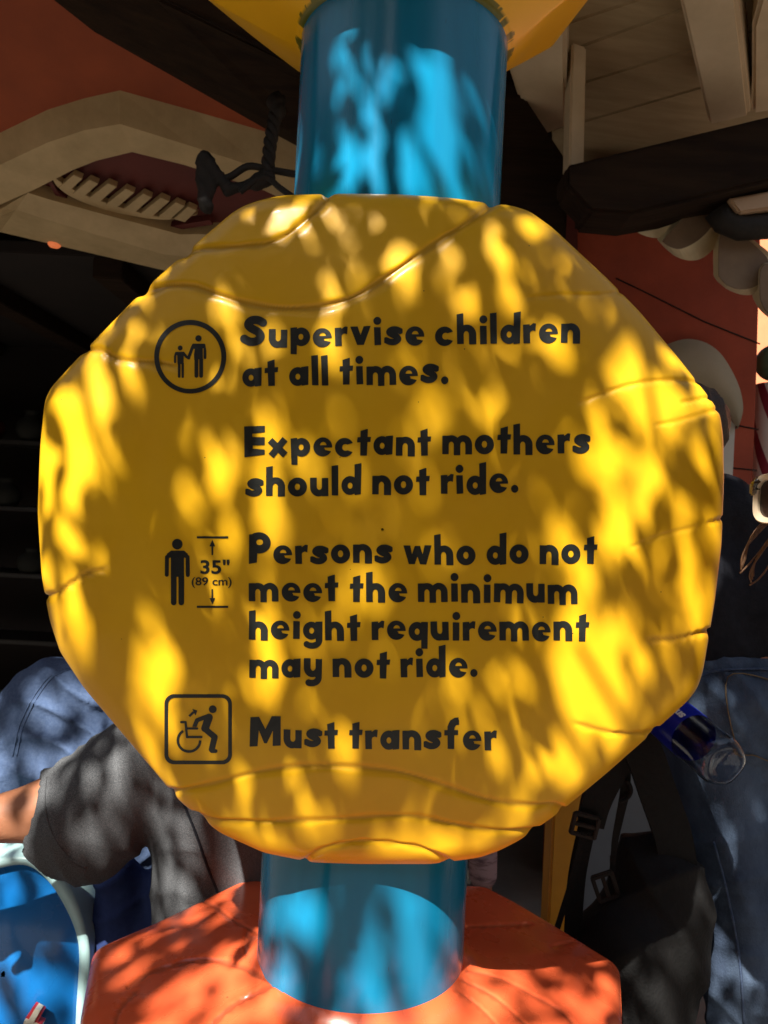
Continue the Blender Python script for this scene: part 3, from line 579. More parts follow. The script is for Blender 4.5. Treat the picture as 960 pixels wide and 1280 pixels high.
bm = bmesh.new(); bmesh.ops.create_uvsphere(bm, u_segments=24, v_segments=16, radius=.085, matrix=Matrix.Translation((c0.x, c0.y, zt + .1))); bm_obj('ball', bm, M['green'], sp, True)
yp = empty('yellow_post', ground_of(P(704, 1080, 2.5)), 'square yellow post standing behind the sign at lower right', 'post')
pb = P(704, 1080, 2.5); box('shaft', (pb.x, pb.y, .62), (.105, .105, 1.24), M['ypost'], yp, .008); box('cap', (pb.x, pb.y, 1.26), (.13, .13, .05), M['ypost'], yp, .01); box('foot_plate', (pb.x, pb.y, .01), (.2, .2, .02), M['iron'], yp)
gp = empty('notice_board', ground_of(P(785, 1040, 3.0)), 'grey board with blue and gold roundel behind the backpack straps', 'board')
gc = P(790, 1040, 3.05); box('panel', (gc.x, gc.y, .55), (.40, .04, 1.1), M['panelgrey'], gp)
for sx in (-1, 1): box('edge_strip', (gc.x + sx * .207, gc.y - .01, .55), (.014, .06, 1.1), M['redwall2'], gp)
disc_solid('roundel', (gc.x + .02, gc.y - .02, .80), .19, .012, M['bluedeep'], gp, 40, (0, -1, 0))
for (dx, dz) in ((-.09, -.06), (.13, -.09), (.02, .07)): 
    bm = bmesh.new()
    for a_i in range(4): box_bm(bm, Vector((gc.x + .02 + dx + .03 * math.cos(a_i * 1.57), gc.y - .036 - .001 * a_i, .80 + dz + .03 * math.sin(a_i * 1.57))), (.05, .006, .03), Matrix.Rotation(a_i * 1.57 + .4, 3, 'Y'))
    bm_obj('emblem', bm, M['gold'], gp)

# ------------------------------------------------------------------ the signpost
AX, AY = -.0035, 1.30
SP = empty('sign_post', (AX, AY, 0), 'big yellow faceted sign with black rules on a blue pole', 'sign')
RP = .166
def pole(z0, z1):
    rings = []; n = 128
    for z in np.linspace(z0, z1, 24): rings.append([(AX + RP * math.cos(t), AY + RP * math.sin(t), EYE + z) for t in np.linspace(0, 2 * math.pi, n, endpoint=False)])
    V, Fc = loft(rings); o = mesh('pole', V, Fc, M['blue'], SP, True); fix(o.data)
    es = o.data; 
    return o
pole(.30, .92); pole(-.80, -.30)
# outline of the sign in the plane d = DS
DS = 1.06; C0 = np.array([478., 662.])
OUT = [(322, 251), (345, 245.5), (365, 243.5), (430, 242), (500, 243), (560, 247), (612, 254), (640, 257), (662, 264), (690, 284), (760, 349), (800, 390), (850, 450), (889, 500), (900, 517), (904, 545), (905, 600), (902, 680), (893, 755), (879, 838), (872, 860), (860, 876), (820, 912), (760, 965), (700, 1015), (650, 1050), (625, 1063), (600, 1072), (540, 1080), (450, 1080), (390, 1078), (330, 1066), (275, 1041), (225, 1002), (160, 925), (105, 860), (75, 815), (62, 775), (52, 720), (47, 640), (50, 560), (56, 500), (64, 484), (110, 434), (180, 362), (235, 313), (290, 266), (305, 257)]
def radial(th, poly, c):
    p = np.array(poly) - c; r = np.zeros(len(th)); n = len(p)
    for i in range(n):
        a, b = p[i], p[(i + 1) % n]; e = b - a
        dx, dy = np.cos(th), np.sin(th); den = dx * e[1] - dy * e[0]
        with np.errstate(all='ignore'):
            t = (a[0] * e[1] - a[1] * e[0]) / den; s = (a[0] * dy - a[1] * dx) / den
        ok = (np.abs(den) > 1e-9) & (t > 0) & (s >= -1e-6) & (s <= 1 + 1e-6); r = np.where(ok & (t > r), t, r)
    return r
NT, NR = 1000, 210
TH = np.linspace(0, 2 * np.pi, NT, endpoint=False); RO = radial(TH, OUT, C0)
kern = np.exp(-np.linspace(-2, 2, 13) ** 2); kern /= kern.sum(); RO = np.convolve(np.concatenate([RO[-6:], RO, RO[:6]]), kern, 'valid')
GR = [  # px paths, half width px, depth m
 ([(226, 316), (250, 309.5), (300, 307.5), (335, 304), (360, 293), (382, 274), (403, 252), (408, 243)], 4.2, 0.0041),
 ([(176, 364), (205, 356), (238, 357), (270, 367), (310, 379), (350, 385), (400, 383), (440, 372), (470, 355), (505, 331), (545, 303), (580, 280), (614, 254)], 4.2, 0.0045),
 ([(104, 435), (125, 436), (142, 446), (165, 451), (195, 453), (225, 458)], 3.6, 0.0037),
 ([(48, 748), (70, 740), (90, 728), (110, 716), (136, 711)], 3.6, 0.0037),
 ([(722, 504), (760, 489), (800, 478), (840, 474), (870, 477)], 2.6, 0.0023),
 ([(855, 502), (890, 496)], 2.4, 0.0023), ([(818, 531), (850, 525), (900, 510)], 2.2, 0.0019),
 ([(788, 684), (830, 668), (870, 658)], 2.2, 0.0019), ([(886, 653), (910, 646)], 2.6, 0.0026),
 ([(808, 800), (845, 798), (868, 793), (890, 787)], 3.2, 0.0037),
 ([(716, 903), (760, 915), (800, 917), (824, 910)], 3, 0.0030),
 ([(210, 989), (230, 987), (270, 978), (320, 965), (380, 957), (440, 958), (500, 965), (560, 983), (610, 999), (660, 1006), (690, 1005), (706, 1012)], 3.6, 0.0034),
 ([(240, 1016), (262, 1024), (300, 1027), (350, 1026), (410, 1024), (470, 1020), (520, 1020), (570, 1030), (620, 1038), (675, 1037)], 3.4, 0.0034),
 ([(378, 1078), (400, 1062), (430, 1054), (460, 1051), (495, 1054), (530, 1061), (565, 1078)], 3, 0.0030),
 ([(655, 372), (700, 368), (745, 368), (790, 362)], 2.0, 0.0014),
]
def groove(q):
    tot = np.zeros(len(q)); sd = np.zeros(len(q))
    for pts, hw, dp in GR:
        sm = np.array(smooth_path(pts, 6)); best = np.full(len(q), 1e9); par = np.zeros(len(q)); m = len(sm) - 1
        bb = (q[:, 0] > sm[:, 0].min() - 25) & (q[:, 0] < sm[:, 0].max() + 25) & (q[:, 1] > sm[:, 1].min() - 25) & (q[:, 1] < sm[:, 1].max() + 25)
        qi = q[bb]; bi = np.full(len(qi), 1e9); pi_ = np.zeros(len(qi)); si = np.zeros(len(qi))
        for i in range(m):
            a, b = sm[i], sm[i + 1]; e = b - a; w_ = qi - a; t = np.clip((w_ @ e) / (e @ e + 1e-9), 0, 1)
            d = np.hypot(*(w_ - t[:, None] * e).T); k = d < bi; bi[k] = d[k]; pi_[k] = (i + t[k]) / m; si[k] = np.sign((w_[k, 1] * e[0] - w_[k, 0] * e[1]))
        wob = hw * (1 + .25 * np.sin(pi_ * 40 + hw * 9))
        rim0 = .35 if True else 0
        tp = np.clip(np.minimum(pi_ + .02, 1.02 - pi_) * 9, .12, 1)
        # paths that end on the rim keep their depth there
        s0 = np.hypot(*(sm[0] - C0)) > .9 * np.interp(np.arctan2(*(sm[0] - C0)[::-1]) % (2 * np.pi), TH, RO); s1 = np.hypot(*(sm[-1] - C0)) > .9 * np.interp(np.arctan2(*(sm[-1] - C0)[::-1]) % (2 * np.pi), TH, RO)
        if s0: tp = np.where(pi_ < .5, 1, tp)
        if s1: tp = np.where(pi_ > .5, 1, tp)
        # sharp upper lip, soft lower side
        wd = np.where(si > 0, wob * 1.5, wob * .75)
        gi = dp * tp * np.exp(-(bi / wd) ** 2); tot[bb] = np.maximum(tot[bb], gi)
    return tot
def face_off(s, ro):
    e = (1 - s) * ro; Rb = 20.; x = np.clip((Rb - e) / Rb, 0, 1)
    return .028 * s ** 5 + .018 * (1 - np.sqrt(np.maximum(0, 1 - (x * .985) ** 2)))
def face_depth(px, py):
    v = np.array([px, py]) - C0; th = math.atan2(v[1], v[0]) % (2 * math.pi)
    ro = float(np.interp(th, np.append(TH, 2 * np.pi), np.append(RO, RO[0]))); return DS + float(face_off(np.array(np.hypot(*v) / ro), ro)) + .0009 * (math.sin(px * .021 + 1) * math.sin(py * .017) + .6 * math.sin(px * .043 + py * .031))
s_ = np.concatenate([np.linspace(.004, .90, NR - 50), np.linspace(.90, 1, 51)[1:]])
SS, TT = np.meshgrid(s_, TH, indexing='ij'); RR = np.broadcast_to(RO, SS.shape)
qx = C0[0] + SS * RR * np.cos(TT); qy = C0[1] + SS * RR * np.sin(TT); q = np.stack([qx.ravel(), qy.ravel()], 1)
GV = groove(q).reshape(SS.shape)
dep = DS + face_off(SS, RR) + GV
lum = .0009 * (np.sin(qx * .021 + 1) * np.sin(qy * .017) + .6 * np.sin(qx * .043 + qy * .031))
dep += lum
ins_ = 1 - np.clip((SS - .9) / .1, 0, 1) * GV * 1000 * 1.3 / RR
qx = C0[0] + SS * ins_ * RR * np.cos(TT); qy = C0[1] + SS * ins_ * RR * np.sin(TT)
def PA(x, y, d):
    u = (x - 480) / F; v = (640 - y) / F
    return np.stack([u * d * CR - v * d * SR, d + 0 * x, EYE + u * d * SR + v * d * CR], -1)
# the outline is a real one: scaled once at the sign's own distance
front = PA(qx, qy, dep)
rim = front[-1]; cen = PA(np.array([C0[0]]), np.array([C0[1]]), np.array([DS]))[0]
rows = [front.reshape(-1, 3)]; rs = NR
for (dy, sc_) in ((.008, 1.0), (.02, .998), (.05, .99), (.12, .97), (.22, .95), (.30, .93), (.34, .90), (.36, .85), (.365, .5), (.366, .02)):
    r = rim.copy(); r[:, 0] = cen[0] + (r[:, 0] - cen[0]) * sc_; r[:, 2] = cen[2] + (r[:, 2] - cen[2]) * sc_; r[:, 1] += dy; rows.append(r); rs += 1
V = np.concatenate(rows); i = np.arange(NT); j = (i + 1) % NT
Q = np.concatenate([np.stack([k * NT + i, k * NT + j, (k + 1) * NT + j, (k + 1) * NT + i], 1) for k in range(rs - 1)])
sign = npmesh('sign_board', V, Q[:, ::-1] if False else Q, M['yellow'], SP); fix(sign.data)
wear = np.zeros(len(V)); wn_ = np.random.default_rng(3).random(len(V)); gvf = GV.ravel()
wear[:len(gvf)] = np.clip((gvf - .0018) / .0018, 0, 1) * .38; set_attr(sign, 'wear', wear)
def decal(name, polys, parent, m, label=None, lift=.0007):
    V = []; Fc = []
    for vs, fs in polys:
        k = len(V)
        for (x, y) in vs:
            V.append(P(x, y, face_depth(x, y) - lift))
        Fc += [tuple(i + k for i in f) for f in fs]
    o = mesh(name, V, Fc, m, parent)
    bm = bmesh.new(); bm.from_mesh(o.data); bmesh.ops.recalc_face_normals(bm, faces=bm.faces)
    if sum(f.normal.y * f.calc_area() for f in bm.faces) > 0: bmesh.ops.reverse_faces(bm, faces=bm.faces)
    bm.to_mesh(o.data); bm.free()
    if label: o['label'] = label
    return o
XH = 22.6
def text_line(s, x0, x1, y0, y1, sc=1.0, jit=1):
    adv = 0; pos = []
    for ch in s:
        if ch == ' ': adv += .46; continue
        pos.append((ch, adv)); adv += GL[ch][0] + .165
    adv -= .165; k = (x1 - x0) / adv; out = []; rj = random.Random(s)
    sl_ = (y1 - y0) / (x1 - x0)
    for ch, a in pos:
        vs, fs = GC[ch]; wd = GL[ch][0]; ro = R_(rj.uniform(-1.6, 1.6)) * jit; dy = rj.uniform(-.05, .05) * jit; yx = XH * sc * (1 + .06 * (a / adv - .3))
        pts = []
        for (u, v) in vs:
            uu = (u - wd / 2); u2 = uu * math.cos(ro) - v * math.sin(ro) + wd / 2; v2 = uu * math.sin(ro) + v * math.cos(ro) + dy
            X = x0 + (a + u2) * k; pts.append((X, y0 + sl_ * (X - x0) - v2 * yx))
        out.append((pts, fs))
    return out
decal('lettering', text_line('Supervise children', 302.5, 725, 433.5, 428.5) + text_line('at all times.', 303, 560.5, 482.5, 479), sign, M['ink'], 'black lettering reading Supervise children at all times.')
decal('lettering', text_line('Expectant mothers', 305.5, 738, 571, 566) + text_line('should not ride.', 307, 648, 620, 616), sign, M['ink'], 'black lettering reading Expectant mothers should not ride.')
decal('lettering', text_line('Persons who do not', 311, 746.5, 704, 705) + text_line('meet the minimum', 311, 722, 751.5, 753.5) + text_line('height requirement', 311, 736, 799, 801.5) + text_line('may not ride.', 311.5, 597, 846, 847), sign, M['ink'], 'black lettering about the minimum height requirement')
decal('lettering', text_line('Must transfer', 312, 621, 933, 937), sign, M['ink'], 'black lettering reading Must transfer')
# pictograms, in photo pixels measured on the sign
def pic(fn, x0, x1, y0, y1, h=.3): return shape2d(fn, x0, x1, y0, y1, h, .05)
def tz(pts, ox, oy, k): return [(ox + x / k, oy + y / k) for x, y in pts]
K1 = 960 / 140.
def t1(x, y): return (180 + x / K1, 380 + y / K1)
def pic_family(X, Y):
    ring = S(s_ell(X, Y, *t1(396, 452), 45.0, 46.0), s_ell(X, Y, *t1(396, 454), 39.0, 40.0))
    def fig(hx, hy, hr, pts_body, arms, legs): 
        f = s_ell(X, Y, *t1(hx, hy), hr / K1, hr / K1); f = U(f, s_poly(X, Y, [t1(*p) for p in pts_body]))
        for (a, wd) in arms + legs: f = U(f, s_stroke(X, Y, [t1(*p) for p in a], wd / K1, True))
        return f
    adult = fig(467, 295, 27, [(425, 340), (512, 340), (508, 480), (430, 480)], [([(424, 352), (412, 380), (382, 462)], 26), ([(514, 352), (522, 400), (523, 460)], 24)], [([(449, 460), (449, 616)], 33), ([(490, 460), (490, 616)], 33)])
    adult = S(adult, s_box(X, Y, t1(466, 0)[0], t1(473, 0)[0], t1(0, 475)[1], t1(0, 640)[1]), s_stroke(X, Y, [t1(432, 385), t1(418, 465)], 8 / K1), s_stroke(X, Y, [t1(507, 380), t1(508, 470)], 7 / K1))
    kid = fig(310, 377, 21, [(278, 410), (342, 410), (338, 515), (288, 515)], [([(275, 420), (266, 450), (266, 498)], 19), ([(338, 420), (362, 452), (384, 465)], 22)], [([(301, 500), (301, 622)], 22), ([(332, 500), (332, 624)], 20)])
    kid = S(kid, s_box(X, Y, t1(313, 0)[0], t1(320, 0)[0], t1(0, 515)[1], t1(0, 640)[1]), s_stroke(X, Y, [t1(281, 440), t1(283, 505)], 7 / K1), s_stroke(X, Y, [t1(347, 450), t1(342, 505)], 7 / K1))
    return U(ring, adult, kid)
K2 = 960 / 120.
def t2(x, y): return (190 + x / K2, 660 + y / K2)
def pic_height(X, Y):
    f = s_ell(X, Y, *t2(253, 162), 53 / K2, 53 / K2)
    f = U(f, s_stroke(X, Y, [t2(190, 268), t2(150, 290), t2(148, 468)], 40 / K2, True), s_stroke(X, Y, [t2(318, 268), t2(356, 290), t2(358, 470)], 40 / K2, True),
          s_poly(X, Y, [t2(190, 226), t2(320, 226), t2(360, 260), t2(320, 300), t2(320, 500), t2(188, 500), t2(188, 300), t2(145, 260)]), s_stroke(X, Y, [t2(217, 470), t2(217, 745)], 56 / K2, True), s_stroke(X, Y, [t2(293, 470), t2(293, 745)], 56 / K2, True))
    f = S(f, s_box(X, Y, t2(246, 0)[0], t2(264, 0)[0], t2(0, 488)[1], t2(0, 800)[1]), s_box(X, Y, t2(169, 0)[0], t2(187, 0)[0], t2(0, 312)[1], t2(0, 480)[1]), s_box(X, Y, t2(320, 0)[0], t2(337, 0)[0], t2(0, 312)[1], t2(0, 480)[1]))
    L = U(s_box(X, Y, t2(448, 0)[0], t2(762, 0)[0], t2(0, 83)[1], t2(0, 104)[1]), s_box(X, Y, t2(448, 0)[0], t2(762, 0)[0], t2(0, 778)[1], t2(0, 799)[1]),
          s_box(X, Y, t2(595, 0)[0], t2(611, 0)[0], t2(0, 150)[1], t2(0, 270)[1]), s_box(X, Y, t2(595, 0)[0], t2(611, 0)[0], t2(0, 610)[1], t2(0, 730)[1]),
          s_poly(X, Y, [t2(575, 184), t2(632, 184), t2(603, 116)]), s_poly(X, Y, [t2(575, 700), t2(632, 700), t2(603, 766)]))
    return U(f, L)
K3 = 960 / 110.
def t3(x, y): return (195 + x / K3, 860 + y / K3)
def pic_transfer(X, Y):
    def rbox(cx, cy, hx, hy, r): qx_ = np.abs(X - cx) - hx + r; qy_ = np.abs(Y - cy) - hy + r; return np.hypot(np.maximum(qx_, 0), np.maximum(qy_, 0)) + np.minimum(np.maximum(qx_, qy_), 0) - r
    c = t3(460, 450); fr_ = S(rbox(c[0], c[1], 42.2, 43.8, 12), rbox(c[0], c[1], 37.5, 39.2, 8))
    st = lambda pts, wd, r=True: s_stroke(X, Y, [t3(*p) for p in pts], wd / K3, r)
    w_ = st([(312 + 0, 0)] * 0 + [(360 + 122 * math.cos(R_(a)), 572 + 122 * math.sin(R_(a))) for a in np.linspace(0, 238, 22)], 28, False)
    ch = U(st([(275, 372), (322, 372), (338, 535), (495, 535)], 26), st([(335, 442), (450, 442)], 24))
    ar = U(st([(362, 308), (412, 262)], 26, False), s_poly(X, Y, [t3(395, 228), t3(450, 246), t3(432, 302)]), s_poly(X, Y, [t3(395, 228), t3(425, 262), t3(450, 246)]))
    man = U(s_ell(X, Y, *t3(619, 232), 43 / K3, 42 / K3), st([(420, 418), (448, 352), (560, 310)], 46), st([(578, 322), (535, 440)], 84), st([(535, 446), (640, 535), (608, 670)], 66), st([(608, 688), (650, 688)], 42),
            s_poly(X, Y, [t3(520, 350), t3(560, 300), t3(618, 320), t3(578, 440), t3(500, 440)]))
    man = S(man, s_box(X, Y, t3(395, 0)[0], t3(460, 0)[0], t3(0, 424)[1], t3(0, 429)[1]))
    return U(fr_, w_, ch, ar, man)
decal('pictogram', [pic(pic_family, 188, 290, 395, 496)], sign, M['ink'], 'round pictogram of an adult holding the hand of a child')
def font_mesh(s, size, bold=0):
    cu = bpy.data.curves.new('t', 'FONT'); cu.body = s; cu.size = size; cu.offset = bold; cu.resolution_u = 6
    ob = bpy.data.objects.new('t', cu); COL.objects.link(ob); me = bpy.data.meshes.new_from_object(ob.evaluated_get(bpy.context.evaluated_depsgraph_get()))
    vs = [(v.co.x, v.co.y) for v in me.vertices]; fs = [tuple(p.vertices) for p in me.polygons]
    bpy.data.objects.remove(ob); bpy.data.curves.remove(cu); bpy.data.meshes.remove(me); return vs, fs
def font_fit(s, x0, x1, yt, yb, bold):
    vs, fs = font_mesh(s, 1.0, bold); a = np.array(vs); mn, mxx = a.min(0), a.max(0)
    return [(x0 + (x - mn[0]) / (mxx[0] - mn[0]) * (x1 - x0), yb - (y - mn[1]) / (mxx[1] - mn[1]) * (yb - yt)) for x, y in vs], fs
decal('pictogram', [pic(pic_height, 200, 290, 664, 766), font_fit('35"', 250.5, 287, 699.5, 717.5, .022), font_fit('(89 cm)', 239.5, 289.5, 721.5, 735, .012)], sign, M['ink'], 'pictogram of a standing figure with the height 35" (89 cm)')
decal('pictogram', [pic(pic_transfer, 203, 294, 866, 958)], sign, M['ink'], 'square pictogram of a figure rising from a wheelchair')

# upper yellow block
def oct_r(th, rad, corner, rot=0, n=8):
    seg = 2 * np.pi / n; a = (th - rot + seg / 2) % seg - seg / 2; r = rad * np.cos(seg / 2) / np.cos(a); return r * (1 - corner) + corner * rad * .96
n = 360; th = np.linspace(0, 2 * np.pi, n, endpoint=False)
slope = .73 + .13 * np.cos(th) - .03 * np.sin(th)
rings = []; prof = [(RP - .01, -.03, 1), (RP + .002, 0, 1), (RP + .008, .004, 1), (RP + .009, .0045, 1), (RP + .013, .008, 1), (RP + .014, .009, 1), (RP + .03, .02, .8), (.23, None, .35), (.27, None, .12), (.31, None, .05), (.335, None, .03)]
zc = EYE + .752
for r0, dz, cf in prof:
    rr = oct_r(th, r0 * 1.03, cf, .25); zz = zc + (dz if dz is not None else 0) + (slope * (r0 - RP) if dz is None else slope * 0)
    rings.append(np.stack([AX + rr * np.cos(th), AY + rr * np.sin(th), zz + 0 * th], 1))
for r0, dz in ((.345, .02), (.345, .30), (.30, .42)):
    rr = oct_r(th, r0 * 1.03, .03, .25); rings.append(np.stack([AX + rr * np.cos(th), AY + rr * np.sin(th), zc + slope * (.335 - RP) + dz], 1))
V, Fc = loft(rings); tb = mesh('top_block', V, Fc, M['yellow_top'], SP, True); fix(tb.data)
wv = np.zeros(len(V)); nn = rng.random(n); nn = np.convolve(np.concatenate([nn[-4:], nn, nn[:4]]), np.ones(9) / 9, 'valid')
nz1 = np.repeat(rng.random(n // 4), 4)
for k, a in ((0, 1.), (1, 1.), (2, .9), (3, .9)): wv[k * n:(k + 1) * n] = a * (nn > .44)
wv[4 * n:5 * n] = (nn > .53) * .9; set_attr(tb, 'wear', wv)

# orange-red base block
NB = 720; thb = np.linspace(0, 2 * np.pi, NB, endpoint=False)
vang = np.array([-15, 15, 60, 120, 165, 195, 240, 300]) ; vr = .452
pts = [(vr * math.cos(R_(a)), vr * math.sin(R_(a))) for a in vang]; pts[0] = (.425, -.02); pts[1] = (.470, .147); pts[2] = (.265, .412); pts[3] = (-.24, .405); pts[4] = (-.472, .112); pts[5] = (-.42, -.085)
ROB = radial(thb, pts, np.array([0., 0.])); kk = np.exp(-np.linspace(-2, 2, 13) ** 2); kk /= kk.sum(); ROB = np.convolve(np.concatenate([ROB[-6:], ROB, ROB[:6]]), kk, 'valid')
rings = []; zt0 = -.712
NS = 170
for k in range(NS):
    s = k / (NS - 1); rr = RP - .004 + (ROB - RP + .004) * s; x = rr - RP
    z = zt0 - .030 * (1 - np.exp(-x / .018)) - .045 * s ** 1.6 + .004 * np.sin(thb * 5 + s * 4) * s
    e = np.clip((s - .90) / .10, 0, 1); z = z - .022 * (1 - np.sqrt(np.maximum(0, 1 - (e * .98) ** 2)))
    rings.append(np.stack([AX + rr * np.cos(thb), AY + rr * np.sin(thb), EYE + z], 1))
top = np.concatenate(rings); pq = proj(top)
GR_keep = GR
GR = [([(160, 1232), (185, 1215), (212, 1206), (240, 1199), (272, 1199), (308, 1209), (340, 1226)], 3.2, .0045), ([(262, 1282), (290, 1256), (318, 1241), (348, 1226)], 3, .0045), ([(252, 1124), (272, 1134), (290, 1148), (312, 1160), (322, 1166)], 2.4, .003),
      ([(584, 1212), (625, 1222), (665, 1242), (700, 1262), (720, 1282)], 2.4, .003), ([(578, 1224), (620, 1246), (660, 1282)], 2.2, .003), ([(570, 1236), (600, 1258), (625, 1284)], 2.2, .0025), ([(585, 1157), (620, 1156), (664, 1154)], 2.4, .003), ([(170, 1240), (150, 1262), (142, 1290)], 3.5, .003), ([(690, 1182), (715, 1176)], 2, .002), ([(310, 1160), (306, 1180), (312, 1202), (330, 1224), (352, 1240)], 2, .002)]
gb = groove(pq); GR = GR_keep
top[:, 2] -= gb
rows = [top]; lastr = top[-NB:]
for (sc_, dz) in ((1.0, -.03), (.99, -.10), (.97, -.30), (.97, -.55), (.96, -.68), (.93, -.7205)):
    r = lastr.copy(); r[:, 0] = AX + (r[:, 0] - AX) * sc_; r[:, 1] = AY + (r[:, 1] - AY) * sc_; r[:, 2] = EYE - .79 + dz + .012; rows.append(r)
rows[-1][:, 2] = .001
V = np.concatenate(rows); i = np.arange(NB); j = (i + 1) % NB
Q = np.concatenate([np.stack([k * NB + i, k * NB + j, (k + 1) * NB + j, (k + 1) * NB + i], 1) for k in range(NS + 5)])
bs = npmesh('base_block', V, Q, M['red'], SP); fix(bs.data)
wr = np.zeros(len(V)); g2 = rng.random(len(top)); wr[:len(top)] = np.clip((gb - .0014) / .002, 0, 1) * .55
set_attr(bs, 'wear', wr)

# ------------------------------------------------------------------ blue board at lower left
BB = empty('ride_board', ground_of(P(30, 1160, 1.86)), 'glossy blue board with pale blue rim beside the orange base', 'board')
ro_ = smooth_path([(-168, 1446), (-170, 1320), (-160, 1215), (-110, 1132), (-55, 1086), (0, 1072), (38, 1071), (70, 1089), (92, 1116), (105, 1150), (113, 1187), (112, 1228), (108, 1265), (105, 1360), (104, 1446)], 6)
ri_ = smooth_path([(-155, 1440), (-157, 1330), (-150, 1240), (-102, 1155), (-50, 1103), (0, 1085), (34, 1082), (60, 1101), (81, 1133), (95, 1166), (99, 1195), (97, 1235), (95, 1270), (92, 1355), (91, 1440)], 6)
dB = 1.86
A0 = [P(*p, dB + .008) for p in ro_]; A1 = [P(*p, dB) for p in [(a[0] * .8 + b[0] * .2, a[1] * .8 + b[1] * .2) for a, b in zip(ro_, ri_)]]; A2 = [P(*p, dB) for p in ri_]; A3 = [p + Vector((0, .025, 0)) for p in A2]; Ab = [p + Vector((.0, .14, 0)) for p in A0]
V = []; Fc = []; n = len(A0)
for l in (Ab, A0, A1, A2, A3): V += [tuple(p) for p in l]
for k in range(4):
    for i in range(n - 1): Fc.append((k * n + i, k * n + i + 1, (k + 1) * n + i + 1, (k + 1) * n + i))
o = mesh('rim', V, Fc, M['rim'], BB, True); fix(o.data)
# bulging blue face
cx_, cz_ = np.mean([p.x for p in A3]), np.mean([p.z for p in A3]); rings = []
for s in np.linspace(1.01, .02, 26): rings.append([Vector((cx_ + (p.x - cx_) * s, p.y - .05 * (1 - s ** 2), cz_ + (p.z - cz_) * s)) for p in A3])
V, Fc = loft(rings, cap=False); o = mesh('face', V, Fc, M['bpanel'], BB, True); fix(o.data)
sb_ = [p + Vector((0, .135, 0)) for p in A0]; bm = bmesh.new(); bm.faces.new([bm.verts.new(p) for p in sb_]); bm_obj('back_plate', bm, M['rim'], BB)
def glyph_on(vs, fs, org, ex, ey, k, nrm): return [org + ex * (x * k) + ey * (y * k) - nrm * 0 for x, y in vs], fs
def flat_letter(name, fn, dd, m, parent):
    vs, fs = shape2d(fn, 8, 60, 1250, 1330, .5, .1); V = [P(x, y, dd) for x, y in vs]; o = mesh(name, V, fs, m, parent)
    bm = bmesh.new(); bm.from_mesh(o.data); bmesh.ops.recalc_face_normals(bm, faces=bm.faces); ex = bmesh.ops.extrude_face_region(bm, geom=list(bm.faces))
    for v in [v for v in ex['geom'] if isinstance(v, bmesh.types.BMVert)]: v.co += Vector((0, .02, 0))
    bmesh.ops.recalc_face_normals(bm, faces=bm.faces); bm.to_mesh(o.data); bm.free(); return o
lt_ = lambda X, Y, e: U(s_stroke(X, Y, [(47, 1262), (22, 1306)], 7 + e), s_stroke(X, Y, [(30, 1277), (50, 1286)], 6 + e))
flat_letter('letter_outline', lambda X, Y: lt_(X, Y, 7), dB - .045, M['lred'], BB); flat_letter('letter', lambda X, Y: lt_(X, Y, 0), dB - .05, M['cream3'], BB)

# ------------------------------------------------------------------ added houses, unseen behind and beside the camera, blocking sky light
def house(x, y, wd, dp, hg, c, label):
    h_ = empty('house', (x, y, 0), label, 'building'); m = mat('stucco', c, .9, tuple(q * .8 for q in c), 3, bump=.1)
    box('wall', (x, y, hg / 2), (wd, dp, hg), m, h_); box('roof', (x, y, hg + .1), (wd + .8, dp + .8, .25), M['beam'], h_)
    for i in range(int(wd // 2.5)):
        for zz in (1.5, 4.3):
            f_ = box('window', (x - wd / 2 + 1.4 + 2.5 * i, y + dp / 2 + .02, zz), (1.1, .1, 1.3), M['cream2'], h_); box('pane', (x - wd / 2 + 1.4 + 2.5 * i, y + dp / 2 + .07, zz), (.9, .06, 1.1), M['lens'], f_)
house(-1, -10, 22, 3, 7.2, (.20, .13, .08), 'brown two storey house added unseen behind the camera to block sky light')
house(11, 1.5, 3, 14, 6.5, (.22, .12, .07), 'ochre house added out of view on the right to block sky light')
house(-11, -1, 3, 14, 6.5, (.20, .10, .07), 'brick red house added out of view on the left to block sky light')

# ------------------------------------------------------------------ people
def hand(w_, d, size=1.0, side=1, up=(0, 0, 1)):
    d = np.array(d, float); d /= np.linalg.norm(d); up = np.array(up, float); lat = np.cross(d, up); lat /= np.linalg.norm(lat); nrm = np.cross(lat, d); w_ = np.array(w_); pr = []
    s = size
    for k, o_ in enumerate((-.03, -.01, .01, .03)): pr.append((w_ + lat * o_ * .5 * s, w_ + d * .085 * s + lat * o_ * s, .018 * s, .013 * s))
    for k, (o_, l) in enumerate(((-.032, .060), (-.011, .075), (.011, .080), (.032, .070))):
        a = w_ + d * .085 * s + lat * o_ * s; b = a + (d * .55 - nrm * .18) * l * s; c = b + (d * .35 - nrm * .35) * l * s; pr += [(a, b, .0095 * s, .0085 * s), (b, c, .0085 * s, .007 * s)]
    a = w_ + d * .02 * s + lat * .03 * s * side; b = a + (d * .6 + lat * .7 * side) * .045 * s; c = b + (d * .9 + lat * .2 * side) * .035 * s; pr += [(a, b, .014 * s, .011 * s), (b, c, .011 * s, .008 * s)]
    return sdf3(pr, .004, .008, pad=.02)
